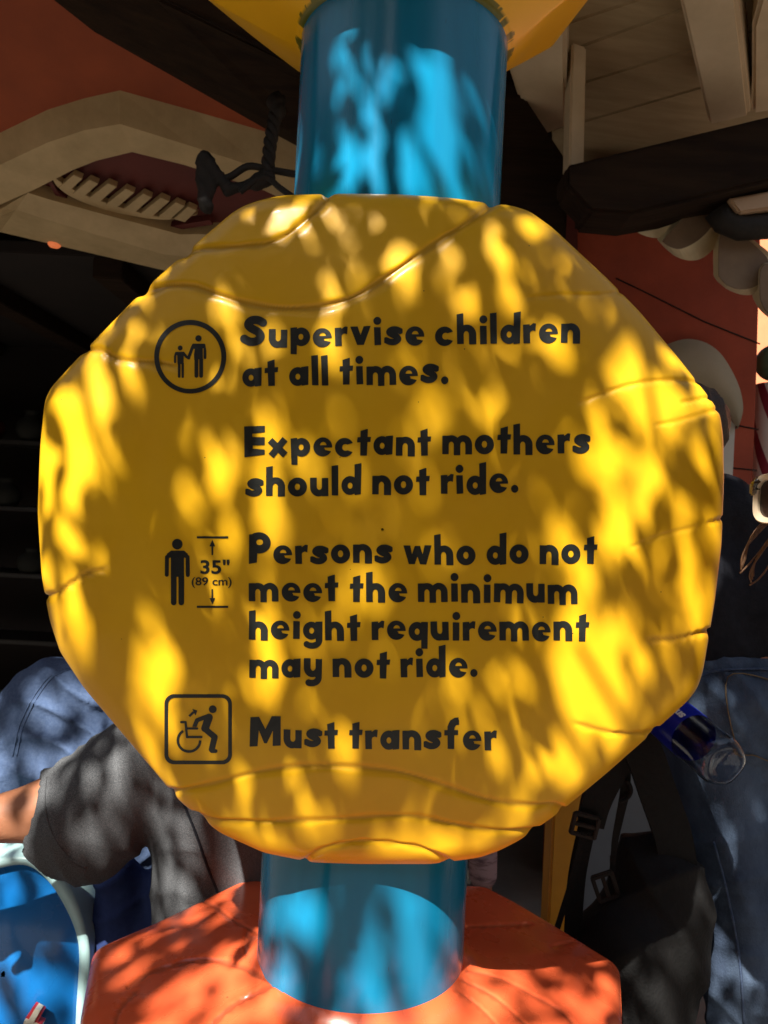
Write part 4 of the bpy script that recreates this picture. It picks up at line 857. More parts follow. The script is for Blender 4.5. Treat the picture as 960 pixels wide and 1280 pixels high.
def headprims(c, f, s=1.0):
    """c centre of head, f facing direction (horizontal)"""
    c = np.array(c, float); f = np.array(f, float); f /= np.linalg.norm(f); u = np.array([0, 0, 1.]); r = np.cross(f, u)
    A = lambda fx, rx, ux: c + s * (f * fx + r * rx + u * ux)
    pr = [(A(-.03, 0, .035), A(.015, 0, .04), .082 * s, .078 * s), (A(.03, 0, -.02), A(.045, 0, -.065), .058 * s, .042 * s), (A(.055, 0, -.09), A(.06, 0, -.095), .024 * s, .022 * s),
          (A(.09, 0, .01), A(.112, 0, -.025), .009 * s, .013 * s), (A(.088, -.012, -.06), A(.088, .012, -.06), .009 * s, .009 * s), (A(.086, -.02, -.052), A(.086, .02, -.052), .007 * s, .007 * s)]
    for k in (-1, 1):
        pr += [(A(-.01, k * .078, .01), A(-.015, k * .082, -.03), .012 * s, .010 * s), (A(.075, k * .035, .028), A(.078, k * .02, .028), .012 * s, .012 * s), (A(.05, k * .045, -.02), A(.045, k * .04, -.045), .03 * s, .028 * s)]
    cuts = [(A(.098, k * .033, .008), A(.1, k * .03, .008), .011 * s, .011 * s) for k in (-1, 1)]
    return pr, cuts, A
def person(label, base, J, H, facing, hairmat, arm=1.0, group=None, h=.009):
    """J: joints as world points; H: overall scale (1 = adult)"""
    root = empty('person', (base[0], base[1], 0), label, 'person', group)
    g_ = {k: np.array(v, float) for k, v in J.items()}; s = H; lat = g_['shr'] - g_['shl']; lat = lat / np.linalg.norm(lat)
    pr = []
    pel, ch = g_['pelvis'], g_['chest']; nb = (g_['shr'] + g_['shl']) / 2 + np.array([0, 0, .03 * s])
    for k in (-1, 1): pr += [(pel + lat * k * .055 * s, ch + lat * k * .06 * s, .105 * s, .105 * s), (ch + lat * k * .06 * s, nb + lat * k * .05 * s - np.array([0, 0, .06 * s]), .105 * s, .07 * s)]
    pr += [(g_['shl'], g_['shr'], .055 * s, .055 * s), (nb, g_['head'] - np.array([0, 0, .07 * s]), .058 * s, .052 * s)]
    for sd in 'lr':
        pr += [(g_['sh' + sd], g_['el' + sd], .054 * s * arm, .042 * s * arm), (g_['el' + sd], g_['wr' + sd], .043 * s * arm, .028 * s), (g_['hip' + sd], g_['kn' + sd], .088 * s, .056 * s), (g_['kn' + sd], g_['an' + sd], .057 * s, .036 * s),
               (g_['an' + sd] - np.array([0, 0, .03 * s]), g_['an' + sd] + np.array([facing[0], facing[1], 0]) * .16 * s - np.array([0, 0, .045 * s]), .038 * s, .03 * s)]
    hp, cuts, A = headprims(g_['head'], (facing[0], facing[1], 0), s)
    V, Q = sdf3(pr + hp, h, .03, cuts); Vs, Qs = [V], [Q]; k = len(V)
    for sd, sg in (('l', -1), ('r', 1)):
        v, q_ = hand(g_['wr' + sd], g_['wr' + sd] - g_['el' + sd], s, sg); Vs.append(v); Qs.append(q_ + k); k += len(v)
    npmesh('body', np.concatenate(Vs), np.concatenate(Qs), M['skin'], root)
    # hair cap, eyes
    V, Q = sdf3([(A(-.035, 0, .05), A(.0, 0, .06), .094 * s, .088 * s), (A(-.06, 0, .0), A(-.06, 0, -.04), .075 * s, .05 * s)], .008, .03, [(A(.10, 0, .0), A(.06, 0, -.10), .075 * s, .10 * s)])
    V = folds(V, Q, .006, [(1, .3, 0, 90, 1), (.2, 1, 0, 120, .6)], 3); npmesh('hair', V, Q, hairmat, root)
    for kx in (-1, 1):
        bm = bmesh.new(); bmesh.ops.create_uvsphere(bm, u_segments=16, v_segments=10, radius=.0115 * s, matrix=Matrix.Translation(A(.0835, kx * .0315, .008))); bm_obj('eye', bm, M['white'], root, True)
    return root, g_, s, lat, pr
from mathutils.bvhtree import BVHTree
def snap(bv, x, y, lift=.002):
    o_ = Vector((0, 0, EYE)); d_ = (P(x, y, 1) - o_).normalized(); h_, n_, i_, _ = bv.ray_cast(o_, d_); return (h_ - d_ * lift, n_) if h_ else (None, None)
def bvh_of(o): return BVHTree.FromPolygons([v.co for v in o.data.vertices], [tuple(p.vertices) for p in o.data.polygons])
def snapped(pts, lift, n=6, bv=None): return [q for q in (snap(bv or bj, x, y, lift)[0] for x, y in smooth_path(pts, n)) if q]
def cloth(name, prims, cuts, m, parent, h=.008, k=.05, fold=None, seed=1, rx=2):
    V, Q = sdf3(prims, h, k, cuts); V = relax(V, Q, rx)
    if fold: V = folds(V, Q, *fold, seed)
    return npmesh(name, V, Q, m, parent)
ft = lambda p: np.array([p[0], p[1], .075])
# boy in grey T-shirt
dG = 1.72
sh_l = P(212, 925, dG); sh_r = P(415, 915, dG); chg = P(312, 985, dG + .02); pelg = P(305, 1180, dG + .06)
J = dict(shl=sh_l, shr=sh_r, chest=chg, pelvis=pelg, head=P(330, 795, dG + .05), ell=P(70, 1012, dG - .05), wrl=P(-85, 1036, dG - .12), elr=P(470, 1010, dG + .16), wrr=P(430, 1120, dG + .2),
         hipl=P(265, 1200, dG + .06), hipr=P(350, 1200, dG + .06), knl=P(255, 1360, dG + .05), knr=P(360, 1360, dG + .05))
for sd in 'lr': J['an' + sd] = Vector((J['kn' + sd].x, J['kn' + sd].y + .03, .075))
root, g_, s, lat, pr = person('person in heather grey T-shirt reaching an arm out to the left', (pelg.x, pelg.y), J, 1.02, (-.45, -.89), M['hair'], 1.5)
cuff = np.array(P(94, 1024, dG - .04)); shl = g_['shl']
tp = [(shl, np.array(P(92, 1022, dG - .03)), .094, .112), (np.array(P(170, 965, dG)), np.array(P(122, 1060, dG - .03)), .085, .066), (g_['shr'], np.array(P(450, 985, dG + .08)), .085, .09)]
for k in (-1, 1): tp += [(g_['pelvis'] + lat * k * .085 - np.array([0, 0, .06]), g_['chest'] + lat * k * .085, .115, .12), (g_['chest'] + lat * k * .085, (g_['shr'] + g_['shl']) / 2 + lat * k * .09, .12, .07)]
cu = [(np.array(P(8, 1012, dG - .07)), np.array(P(-80, 1024, dG - .10)), .092, .16)]
shirt_ = cloth('t_shirt', tp, cu, M['grey'], root, .0075, .05, (.011, [(.75, .2, .55, 34, 1.0), (.9, -.1, .3, 52, .7), (.2, .5, .95, 30, .4)]), 11)
cloth('shorts', [(g_['hip' + q], g_['kn' + q] * .75 + g_['hip' + q] * .25, .115, .105) for q in 'lr'] + [(g_['pelvis'] - lat * .08, g_['pelvis'] + lat * .08, .12, .12)], [], M['navy'], root, .01)
bt = bvh_of(shirt_); tube('shirt_seam', snapped([(230, 1005), (246, 1045), (260, 1085), (276, 1125)], .001, 6, bt), .0028, M['black'], shirt_, 6)
tube('hem_stitch', snapped([(58, 972), (56, 1005), (64, 1040), (84, 1070), (108, 1085)], .001, 6, bt), .0022, M['grey'], shirt_, 6)
cloth('shoe', [(g_['an' + q] - np.array([0, 0, .03]), g_['an' + q] + np.array([-.45, -.89, 0]) * .17 - np.array([0, 0, .04]), .045, .036) for q in 'l'], [], M['black'], root, .008)
cloth('shoe', [(g_['an' + q] - np.array([0, 0, .03]), g_['an' + q] + np.array([-.45, -.89, 0]) * .17 - np.array([0, 0, .04]), .045, .036) for q in 'r'], [], M['black'], root, .008)
# child in blue sweatshirt
dK = 2.15
J = dict(shl=P(62, 868, dK), shr=P(215, 850, dK + .05), chest=P(140, 940, dK), pelvis=P(140, 1080, dK + .05), head=P(165, 742, dK), ell=P(-8, 985, dK - .05), wrl=P(-75, 1075, dK - .15), elr=P(250, 960, dK + .1), wrr=P(240, 1060, dK + .05),
         hipl=P(112, 1100, dK + .05), hipr=P(170, 1100, dK + .05), knl=P(112, 1220, dK + .05), knr=P(172, 1220, dK + .05))
for sd in 'lr': J['an' + sd] = Vector((J['kn' + sd].x, J['kn' + sd].y + .03, .075))
root, g_, s, lat, pr = person('child in plain blue sweatshirt standing behind the grey T-shirt', (J['pelvis'].x, J['pelvis'].y), J, .86, (-.3, -.95), M['hair'])
tp = [(g_['shl'], g_['ell'], .085, .075), (g_['ell'], g_['wrl'], .075, .055), (g_['shr'], g_['elr'], .085, .075), (g_['elr'], g_['wrr'], .075, .055), (np.array(P(110, 870, dK)), np.array(P(40, 890, dK)), .10, .09)]
for k in (-1, 1): tp += [(g_['pelvis'] + lat * k * .07 - np.array([0, 0, .04]), g_['chest'] + lat * k * .075, .11, .115), (g_['chest'] + lat * k * .075, (g_['shr'] + g_['shl']) / 2 + lat * k * .06, .115, .07)]
sweat_ = cloth('sweatshirt', tp, [], M['bluecot'], root, .008, .06, (.020, [(.5, .3, .8, 36, 1.0), (.9, -.1, .3, 28, .6), (-.5, .2, .7, 46, .6)]), 4)
bt = bvh_of(sweat_)
for dx in (0, 5): tube('sleeve_seam', snapped([(84 + dx, 836), (62 + dx, 846), (44 + dx, 868), (31 + dx, 892), (22 + dx, 915), (16 + dx, 945)], .0005, 8, bt), .0018, M['bluecot'], sweat_, 6)
cloth('trousers', [(g_['hip' + q], g_['kn' + q], .085, .065) for q in 'lr'] + [(g_['kn' + q], g_['an' + q], .065, .055) for q in 'lr'] + [(g_['pelvis'] - lat * .06, g_['pelvis'] + lat * .06, .11, .11)], [], M['black'], root, .01)
# navy cloth bag under the sleeve
NBg = empty('tote_bag', ground_of(P(175, 1150, 1.95)), 'navy cloth bag hanging below the grey sleeve', 'bag')
V, Q = sdf3([(np.array(P(150, 1100, 1.95)), np.array(P(150, 1215, 1.95)), .055, .075), (np.array(P(215, 1100, 1.95)), np.array(P(215, 1215, 1.95)), .055, .075), (np.array(P(150, 1215, 1.95)), np.array(P(215, 1215, 1.95)), .075, .075)], .007, .05)
npmesh('bag_body', folds(relax(V, Q, 2), Q, .02, [(.9, 0, .5, 40, 1), (-.5, 0, .9, 34, .6)], 8), Q, M['navy'], NBg)
for x in (150, 215): ribbon('strap', [P(x, 1100, 1.93), P(x * .8 + 182 * .2, 1060, 1.9), P(182, 1035, 1.88)], .03, M['navy'], NBg)
# person in black top and jeans, seen from behind
dM = 1.78; km = .868
J = dict(shl=P(815, 648, dM), shr=P(978, 672, dM), chest=P(905, 735, dM), pelvis=P(925, 880, dM), head=P(852, 556, dM), ell=P(778, 715, dM - .02), wrl=P(772, 792, dM - .08), elr=P(1010, 800, dM + .02), wrr=P(1020, 925, dM - .05),
         hipl=P(890, 935, dM), hipr=P(985, 935, dM), knl=P(932, 1215, dM - .06), knr=P(1030, 1215, dM))
for sd in 'lr': J['an' + sd] = Vector((J['kn' + sd].x + .02, J['kn' + sd].y + .05, .075))
root, g_, s, lat, pr = person('person in black top and faded blue jeans standing with back turned', (J['pelvis'].x, J['pelvis'].y), J, .92, (.15, .98), M['hair']); lat = lat * km; kk_ = lambda q: [(a, b, ra * km, rb * km) for a, b, ra, rb in q]
tp = [(g_['shl'], g_['ell'], .075, .06), (g_['ell'], g_['wrl'], .06, .045), (g_['shr'], g_['elr'], .075, .06), (g_['elr'], g_['wrr'], .06, .045), ((g_['shl'] + g_['shr']) / 2 + np.array([0, 0, .05]), g_['shr'], .07, .075), ((g_['shl'] + g_['shr']) / 2 + np.array([0, 0, .05]), g_['shl'], .07, .075)]
for k in (-1, 1): tp += [(np.array(P(925, 800, dM)) + lat * k * .085, g_['chest'] + lat * k * .09, .122, .122), (g_['chest'] + lat * k * .09, (g_['shr'] + g_['shl']) / 2 + lat * k * .07, .122, .075)]
cloth('shirt', kk_(tp), kk_([(np.array(P(925, 990, dM)) - lat * .3, np.array(P(925, 990, dM)) + lat * .3, .27, .27)]), M['black'], root, .009, .05, (.012, [(.5, .3, .8, 30, 1.0), (.9, -.1, .3, 28, .6)]), 4)
jp = [(np.array(P(925, 838, dM)) - lat * .065, np.array(P(925, 838, dM)) + lat * .065, .122, .122), (g_['pelvis'] - lat * .07, g_['pelvis'] + lat * .07, .13, .13)]
for q in 'lr':
    sgn = -1 if q == 'l' else 1
    jp += [(g_['pelvis'] + lat * sgn * .07, g_['hip' + q], .128, .118), (g_['hip' + q], g_['kn' + q], .112, .088), (g_['kn' + q], g_['an' + q], .086, .075)]
jeans = cloth('jeans', kk_(jp), kk_([(np.array(P(925, 700, dM)) - lat * .3, np.array(P(925, 700, dM)) + lat * .3, .252, .252)]), M['denim'], root, .008, .05, (.010, [(.8, .2, .5, 40, 1.0), (-.4, .1, .9, 34, .7), (.2, 0, .98, 60, .5)]), 9)
for q in 'lr': cloth('shoe', [(g_['an' + q] - np.array([0, 0, .03]), g_['an' + q] + np.array([.15, .98, 0]) * .19 - np.array([0, 0, .04]), .05, .04)], [], M['black'], root, .009)
bj = bvh_of(jeans)

# patch pocket
V = []; Fc = []; nx_, ny_ = 14, 18
cr = [(905, 839), (975, 846), (972, 952), (918, 936)]
okp = True
for a in range(ny_ + 1):
    for b_ in range(nx_ + 1):
        u, v = b_ / nx_, a / ny_; x = (cr[0][0] * (1 - u) + cr[1][0] * u) * (1 - v) + (cr[3][0] * (1 - u) + cr[2][0] * u) * v; y = (cr[0][1] * (1 - u) + cr[1][1] * u) * (1 - v) + (cr[3][1] * (1 - u) + cr[2][1] * u) * v + 12 * v * math.sin(u * math.pi)
        p, _n = snap(bj, x, y, .006); p = p or P(x, y, dM - .1); V.append(p)
for a in range(ny_):
    for b_ in range(nx_): Fc.append((a * (nx_ + 1) + b_, a * (nx_ + 1) + b_ + 1, (a + 1) * (nx_ + 1) + b_ + 1, (a + 1) * (nx_ + 1) + b_))
pk = mesh('pocket', V, Fc, M['denim'], jeans, True); fix(pk.data)
tube('pocket_stitching', snapped([(975, 853), (910, 846), (921, 933), (945, 945), (972, 956)], .009), .0014, M['thread'], pk, 5)
for pts in ([(892, 1052), (905, 1100), (918, 1160), (926, 1215), (930, 1280)], [(872, 846), (900, 838), (960, 836)]):
    sn = snapped(pts, .003)
    if len(sn) > 3: tube('seam', sn, .0028, M['denimd'], jeans, 5)
# bottle
BO = empty('water_bottle', P(905, 955, 1.43), 'clear plastic water bottle with blue label held behind the sign', 'bottle')
b0 = P(907, 956, 1.42); b1 = P(802, 868, 1.70); ax_ = (b1 - b0).normalized(); bl = .27
e1 = ax_.cross(Vector((0, 0, 1))).normalized(); e2 = e1.cross(ax_)
prof = [(.0, .012), (.018, .010), (.026, .004), (.034, .0), (.041, .003), (.046, .012), (.0465, .03), (.0455, .06), (.0465, .10), (.0465, .20), (.044, .225), (.030, .255), (.016, .275), (.014, .30)]
def rev(name, prof, m, parent, n=48, sq=1):
    rings = [[b0 + ax_ * z + (e1 * math.cos(t) + e2 * math.sin(t)) * max(r, .0008) * (1 + (.02 * math.cos(5 * t) if z < .02 else 0)) for t in np.linspace(0, 2 * math.pi, n, endpoint=False)] for r, z in prof]
    V, Fc = loft(rings); o = mesh(name, V, Fc, m, parent, True); fix(o.data); return o
inner_ = [(max(r - .0012, .0006), z + (.0012 if i < 4 else 0)) for i, (r, z) in enumerate(prof)]
rings = [[b0 + ax_ * z + (e1 * math.cos(t) + e2 * math.sin(t)) * max(r, .0008) * (1 + (.03 * math.cos(5 * t) if z < .02 else 0)) for t in np.linspace(0, 2 * math.pi, 48, endpoint=False)] for r, z in prof + inner_[::-1]]
V, Fc = loft(rings, cap=False); o = mesh('bottle_shell', V, Fc, M['clear'], BO, True); fix(o.data)
rev('cap', [(.0, .295), (.0165, .295), (.0165, .318), (.0, .318)], M['whitep'], BO, 24)
rl = .0472; ths = np.linspace(0, 2 * np.pi, 49); V = []
zl = (.098, .20)
for z in zl: V += [tuple(b0 + ax_ * z + (e1 * math.cos(t) + e2 * math.sin(t)) * rl) for t in ths]
o = mesh('label_wrap', V, [(i, i + 1, 49 + i + 1, 49 + i) for i in range(48)], M['label'], BO, True)
vs, fs = font_mesh('smart', .022, .0010); vs = np.array(vs); wv_ = vs[:, 0].max()
# the printed word runs round the label, seen upside down from the camera
to_cam = (Vector((0, 0, EYE)) - b0).normalized(); t0 = math.atan2(to_cam.dot(e2), to_cam.dot(e1))
V = []
for x, y in vs:
    t = t0 - .35 + (y - .008) / rl * 1.0; z = .106 + (x / wv_) * .07; V.append(tuple(b0 + ax_ * z + (e1 * math.cos(t) + e2 * math.sin(t)) * (rl + .0006)))
mesh('printed_word', V, fs, M['white'], BO)
# black backpack
BK = empty('backpack', ground_of(P(800, 1200, 1.8)), 'black nylon backpack hanging by its straps beside the jeans', 'backpack')
dP = 1.64
V, Q = sdf3([(np.array(P(752, 1225, dP)), np.array(P(758, 1330, dP)), .10, .10), (np.array(P(818, 1090, dP + .02)), np.array(P(805, 1330, dP)), .075, .10), (np.array(P(770, 1170, dP)), np.array(P(822, 1120, dP)), .065, .08), (np.array(P(835, 1150, dP)), np.array(P(838, 1200, dP)), .06, .06), (np.array(P(790, 1190, dP - .08)), np.array(P(785, 1300, dP - .1)), .07, .09)], .009, .06)
npmesh('bag_body', folds(relax(V, Q, 2), Q, .018, [(.7, .2, .6, 26, 1), (-.5, .1, .9, 38, .6)], 8), Q, M['pack'], BK)
ribbon('strap', smooth_path([tuple(P(*p, dP - .03)) for p in [(770, 880), (800, 930), (822, 990), (842, 1050), (850, 1110)]], 6), [.075] * 25, M['pack'], BK, .012)
ribbon('strap', smooth_path([tuple(P(*p, dP - .02)) for p in [(775, 940), (756, 975), (744, 1005), (738, 1032)]], 6), [.07 - .001 * i for i in range(19)], M['pack'], BK, .014)
ribbon('webbing', smooth_path([tuple(P(*p, dP - .02)) for p in [(736, 1025), (730, 1050), (722, 1090), (718, 1130), (716, 1175)]], 6), .036, M['pack'], BK, .003)
ribbon('webbing', smooth_path([tuple(P(*p, dP - .04)) for p in [(730, 1040), (718, 1090), (706, 1130), (694, 1168)]], 6), .012, M['pack'], BK, .002)
ribbon('webbing', smooth_path([tuple(P(*p, dP - .02)) for p in [(782, 960), (781, 990), (775, 1020), (769, 1050), (766, 1080), (762, 1105)]], 6), [.022 - .0005 * i for i in range(31)], M['pack'], BK, .003)
tube('strap_loop', smooth_path([tuple(P(*p, dP - .03)) for p in [(784, 975), (789, 988), (784, 998), (774, 1002)]], 5), .004, M['pack'], BK, 6)
for (x, y, a) in ((731, 1032, .2), (757, 1108, 1.2)):
    bm = bmesh.new(); rot = Matrix.Rotation(a, 3, 'Y'); c = P(x, y, dP - .04)
    for dx in (-.024, .024): box_bm(bm, c + rot @ Vector((dx, 0, 0)), (.008, .012, .045), rot)
    for dz in (-.02, 0, .02): box_bm(bm, c + rot @ Vector((0, .001, dz)), (.05, .010, .008), rot)
    bm_obj('buckle', bm, M['iron'], BK, bevel=.002)
# passer-by beyond in pink leggings, dark bands mixed into the cloth colour
q0 = P(600, 1100, 3.1)
def vj(x, z, dy=0): return Vector((q0.x + x, q0.y + dy, z))
J = dict(shl=vj(-.33, 1.30), shr=vj(-.02, 1.30), chest=vj(-.17, 1.12), pelvis=vj(-.17, .86), head=vj(-.17, 1.52), ell=vj(-.38, 1.05), wrl=vj(-.38, .84, -.05), elr=vj(.0, 1.05), wrr=vj(-.02, .84, -.08), hipl=vj(-.25, .82), hipr=vj(-.09, .82), knl=vj(-.27, .46, -.03), knr=vj(-.02, .46, -.04), anl=vj(-.28, .075), anr=vj(.01, .075))
root, g_, s, lat, pr = person('person in pink leggings with dark bands beyond the pole', (q0.x - .17, q0.y), J, .9, (.1, -.99), M['hair'], h=.011)
cloth('leggings', [(g_['hip' + q], g_['kn' + q], .09, .066) for q in 'lr'] + [(g_['kn' + q], g_['an' + q] + np.array([0, 0, .04]), .066, .055) for q in 'lr'] + [(g_['pelvis'] - lat * .06, g_['pelvis'] + lat * .06, .105, .105)], [], M['pink'], root, .01)
tp = [(g_['shl'], g_['ell'], .075, .06), (g_['shr'], g_['elr'], .075, .06)]
for k in (-1, 1): tp += [(g_['pelvis'] + lat * k * .07, g_['chest'] + lat * k * .075, .108, .108), (g_['chest'] + lat * k * .075, (g_['shr'] + g_['shl']) / 2 + lat * k * .06, .108, .065)]
cloth('shirt', tp, [], M['black'], root, .011)
# woman with sunglasses just outside the right edge
dW = .95; gcen = P(1008, 624, dW); fdir = Vector((-.86, -.5, 0)).normalized(); gl_lat = Vector((-fdir.y, fdir.x, 0)) * 1.0
if gl_lat.x > 0: gl_lat = -gl_lat
hd = gcen - fdir * .105 - Vector((0, 0, .012))
def wj(f, r, z): return Vector((hd.x + .30, hd.y + .06, 0)) + fdir * f + gl_lat * r + Vector((0, 0, z))
zs_ = hd.z - .25
J = dict(shl=wj(-.05, .17, zs_), shr=wj(-.05, -.17, zs_), chest=wj(-.04, 0, zs_ - .16), pelvis=wj(-.06, 0, zs_ - .46), head=hd, ell=wj(-.08, .2, zs_ - .28), wrl=wj(-.02, .2, zs_ - .5), elr=wj(-.08, -.2, zs_ - .28), wrr=wj(-.02, -.2, zs_ - .5), hipl=wj(-.06, .08, zs_ - .52), hipr=wj(-.06, -.08, zs_ - .52), knl=wj(-.05, .09, .47), knr=wj(-.05, -.09, .47), anl=wj(-.07, .09, .075), anr=wj(-.07, -.09, .075))
root, g_, s, lat, pr = person('person with brown hair at the right edge, mostly outside the frame', (hd.x, hd.y), J, .96, (fdir.x, fdir.y), M['hairb'], h=.010)
tp = [(g_['shl'], g_['ell'], .07, .058), (g_['shr'], g_['elr'], .07, .058)]
for k in (-1, 1): tp += [(g_['pelvis'] + lat * k * .06, g_['chest'] + lat * k * .065, .105, .108), (g_['chest'] + lat * k * .065, (g_['shr'] + g_['shl']) / 2 + lat * k * .06, .105, .065)]
cloth('shirt', tp, [], M['black'], root, .011)
cloth('trousers', [(g_['hip' + q], g_['kn' + q], .1, .075) for q in 'lr'] + [(g_['kn' + q], g_['an' + q], .075, .06) for q in 'lr'] + [(g_['pelvis'] - lat * .06, g_['pelvis'] + lat * .06, .115, .115)], [], M['black'], root, .012)
V = []; Fc = []
for k in range(9):
    a = hd + fdir * (.02 - .004 * k) + gl_lat * (.075) + Vector((0, 0, .02)); pts = smooth_path([tuple(a), tuple(a + gl_lat * .03 + fdir * (.03 + .008 * (k % 4)) - Vector((0, 0, .05 + .006 * k))), tuple(a + gl_lat * .035 + fdir * (.04 + .006 * (k % 5)) - Vector((0, 0, .09 + .004 * k)))], 8)
    v, f = tube_data(pts, .0012, 5); Fc += [tuple(i + len(V) for i in q) for q in f]; V += v
mesh('hair_strand', V, Fc, M['hairb'], root, True)
SG = empty('sunglasses', gcen, 'beige and tortoiseshell sunglasses peeking in at the right edge', 'sunglasses')
up = Vector((0, 0, 1))
def rrect(cx, w_, h_, n=40, e=4): return [(cx + w_ * abs(math.cos(t)) ** (2 / e) * (1 if math.cos(t) >= 0 else -1), h_ * abs(math.sin(t)) ** (2 / e) * (1 if math.sin(t) >= 0 else -1)) for t in np.linspace(0, 2 * math.pi, n, endpoint=False)]
def G3(a, b, f=0): return gcen + gl_lat * a + up * b + fdir * f
for sx in (-1, 1):
    o1 = rrect(sx * .036, .032, .0315); i1 = rrect(sx * .036, .0245, .024)
    rg = [[G3(a, b, -.004) for a, b in o1], [G3(a, b, .003) for a, b in o1], [G3(a * .95 + sx * .0018, b * .95, .006) for a, b in o1], [G3(a, b, .005) for a, b in i1], [G3(a, b, -.004) for a, b in i1]]
    frame_ring('frame', rg, M['beige'], SG)
    bm = bmesh.new(); bm.faces.new([bm.verts.new(G3(a, b, .0)) for a, b in i1]); bm_obj('lens', bm, M['lens'], SG)
    box('hinge_plate', G3(sx * .0665, .012, .001), (.012, .012, .016), M['metalp'], SG, .002)
    tube('temple', [G3(sx * .068, .012, -.004), G3(sx * .074, .010, -.06), G3(sx * .074, .004, -.12), G3(sx * .072, -.02, -.145)], [.006, .005, .004, .004], M['tort'], SG)
    tube('brow_bar', [G3(sx * .064, .010 + .012 * 0, .004), G3(sx * .066, .018, .004), G3(sx * .060, .024, .005)], .005, M['tort'], SG)
tube('bridge', [G3(-.006, .012, 0), G3(0, .016, .003), G3(.006, .012, 0)], .004, M['beige'], SG)

# ------------------------------------------------------------------ the tree overhead (its leaves dapple the sign)
TR = empty('tree', (-2.9, -3.6, 0), 'leafy tree behind the camera whose shade dapples the sign', 'tree')
BR = [(100, 520, 45, 90, 1), (75, 640, 25, 50, .7), (90, 800, 50, 80, .9), (165, 860, 40, 110, 1), (190, 920, 30, 35, .8), (245, 330, 30, 40, .7), (150, 420, 40, 30, .6), (640, 330, 40, 45, .8), (775, 430, 65, 90, 1), (840, 500, 45, 60, .8), (590, 400, 20, 35, .6), (735, 780, 34, 70, .95), (745, 850, 45, 75, 1), (715, 945, 42, 42, .9), (790, 620, 40, 50, .55), (850, 690, 35, 90, .55), (800, 820, 40, 60, .5), (610, 880, 24, 42, .6), (470, 870, 18, 30, .35), (690, 560, 30, 60, .3), (520, 1040, 50, 40, .5), (300, 1040, 60, 30, .4), (420, 300, 24, 40, .3), (500, 280, 22, 35, .4), (560, 300, 30, 30, .4), (660, 700, 20, 40, .35), (280, 620, 22, 50, .3), (460, 560, 14, 40, .3), (560, 470, 18, 45, .3), (240, 590, 14, 50, .3), (935, 650, 50, 100, 1), (950, 785, 45, 75, 1), (5, 640, 60, 120, .9), (990, 890, 60, 80, 1)]
def Kmap(x, y):
    k = np.full(x.shape, 1.35)
    k = np.where((x > 30) & (x < 230), .85, k); k = np.where((x > 690) & (x < 910), .7, k); k = np.where(y > 950, .85, k)
    k = np.where((y < 170) & (y > -150) & (x > 250) & (x < 720), .5, k); k = np.where(y > 1040, .36, k)
    k = np.where(x < 30, .5, k); k = np.where(x > 935, 2.2, k); k = np.where(y < -150, 2.2, k); k = np.where((x < -420) & ((y < -420) | (x < -1000)), 1.6, k)
    for (cx, cy, rx, ry, a) in BR: k = k * (1 - .93 * a * np.exp(-(((x - cx) / rx) ** 2 + ((y - cy) / ry) ** 2)))
    return k
def scatter(x0, x1, y0, y1, la, lw, KM, hole=None):
    area_px = (.5 * la * lw * 1.3) * .72 * (F / DS) ** 2; n = int(KM * (x1 - x0) * (y1 - y0) / area_px)
    x = rng.uniform(x0, x1, n); y = rng.uniform(y0, y1, n); k = rng.random(n) < Kmap(x, y) / KM
    if hole: k &= ~((x > hole[0]) & (x < hole[1]) & (y > hole[2]) & (y < hole[3]))
    return x[k], y[k]
NB_ = (-260, 1130, -260, 1500)
xa, ya = scatter(-1500, 2300, -3300, 1700, .085, .030, 2.2, NB_); xb, yb = scatter(*NB_, .056, .0235, 2.2)
px_ = np.concatenate([xa, xb]); py_ = np.concatenate([ya, yb]); NL = len(px_); nf = len(xa)
la = np.where(np.arange(NL) < nf, .085, .056)[:, None]; lw = np.where(np.arange(NL) < nf, .030, .0235)[:, None]
soft = np.exp(-(((px_ - 500) / 210) ** 2 + ((py_ - 640) / 260) ** 2))       # higher boughs over the middle of the sign
Ld = np.where(np.arange(NL) < nf, rng.uniform(2.6, 4.8, NL), rng.uniform(2.0, 3.5, NL) + 2.4 * soft + 1.3 * (py_ > 1000))
lowb = (np.arange(NL) >= nf) & (rng.random(NL) < .07) & (soft < .6); Ld = np.where(lowb, rng.uniform(1.3, 1.9, NL), Ld)   # a few low hanging leaves throw crisper shadows
cen_ = PA(px_, py_, np.full(NL, DS)) + SUN[None] * Ld[:, None]
sx_ = np.cross(SUN, [0, 0, 1]); sx_ /= np.linalg.norm(sx_); sy_ = np.cross(sx_, SUN)
ang = rng.normal(0, R_(34), NL) + R_(-20); long_ = -sy_[None] * np.cos(ang)[:, None] + sx_[None] * np.sin(ang)[:, None]
tilt = rng.normal(0, .3, NL); long_ = long_ + SUN[None] * tilt[:, None]; long_ /= np.linalg.norm(long_, axis=1, keepdims=True)
nr = SUN[None] + rng.normal(0, .45, (NL, 3)); sd_ = np.cross(long_, nr); sd_ /= np.linalg.norm(sd_, axis=1, keepdims=True); nr = np.cross(sd_, long_)
sz = rng.uniform(.7, 1.25, NL)[:, None]; l_ = la * sz; w2 = lw * .62 * sz
v0 = cen_ - long_ * l_ / 2; v5 = cen_ + long_ * l_ / 2; m1 = cen_ - long_ * l_ * .12; m2 = cen_ + long_ * l_ * .18
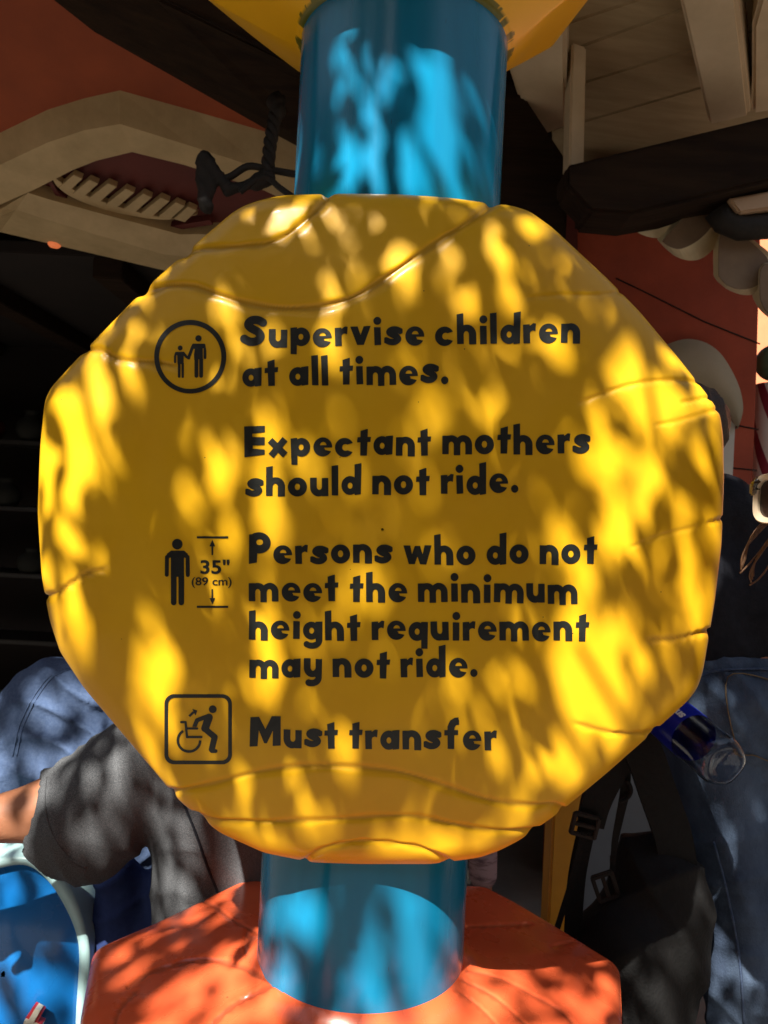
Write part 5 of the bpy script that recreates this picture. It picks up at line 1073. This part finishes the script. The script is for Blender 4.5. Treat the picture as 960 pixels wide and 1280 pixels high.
a1 = m1 + sd_ * w2 * .95 + nr * .004; a2 = m2 + sd_ * w2 * .75 + nr * .003; b1 = m1 - sd_ * w2 * .95 + nr * .004; b2 = m2 - sd_ * w2 * .75 + nr * .003
V = np.stack([v0, a1, a2, v5, b2, b1, m1, m2], 1).reshape(-1, 3); bi = (np.arange(NL) * 8)[:, None]
Q = np.concatenate([bi + np.array([[0, 1, 2, 7]]), bi + np.array([[0, 7, 4, 5]]), bi + np.array([[2, 3, 4, 7]])])
npmesh('crown', V, Q, M['leaf'], TR)
trk = [(-2.9, -3.6, 0), (-2.85, -3.55, 1.2), (-2.6, -3.2, 2.6), (-2.2, -2.6, 3.7), (-1.6, -1.7, 4.4)]
tube('trunk', smooth_path(trk, 6), [.26 - .006 * i for i in range(25)], M['bark'], TR, 16)
br = []
def toward(px, py, L): return tuple(P(px, py, DS) + Vector(SUN) * L)
for (e, r0) in [((-900, 200), .05), ((200, -900), .05), ((1300, -500), .055), ((-300, -1500), .05), ((1700, 300), .05), ((900, -2200), .06)]:
    t_ = toward(*e, 3.4); m_ = tuple((np.array(trk[-2]) + np.array(t_)) / 2 + np.array([0, 0, .3])); br.append(tube_data(smooth_path([trk[-2], m_, t_], 6), [max(.012, r0 * (1 - i / 13)) for i in range(13)], 8))
for pts, r0, L in [([(60, 300), (110, 530), (160, 620), (215, 720), (230, 840)], .008, 2.7), ([(560, 640), (640, 800), (700, 890), (765, 990)], .0075, 2.6), ([(790, 330), (815, 490), (838, 600), (846, 720)], .0065, 2.6), ([(760, 250), (748, 340), (736, 470)], .007, 2.7), ([(20, 600), (90, 700), (190, 800)], .006, 2.6), ([(330, 0), (400, 120), (430, 260)], .008, 2.8), ([(560, 60), (600, 160), (640, 260)], .007, 2.8), ([(720, 800), (790, 900), (860, 960)], .006, 2.6)]:
    br.append(tube_data(smooth_path([toward(x, y, L + .03 * i) for i, (x, y) in enumerate(pts)], 5), r0, 6))
V, Fc = merge(br); o = mesh('branches', V, Fc, M['bark'], TR, True)
print('leaves', NL)
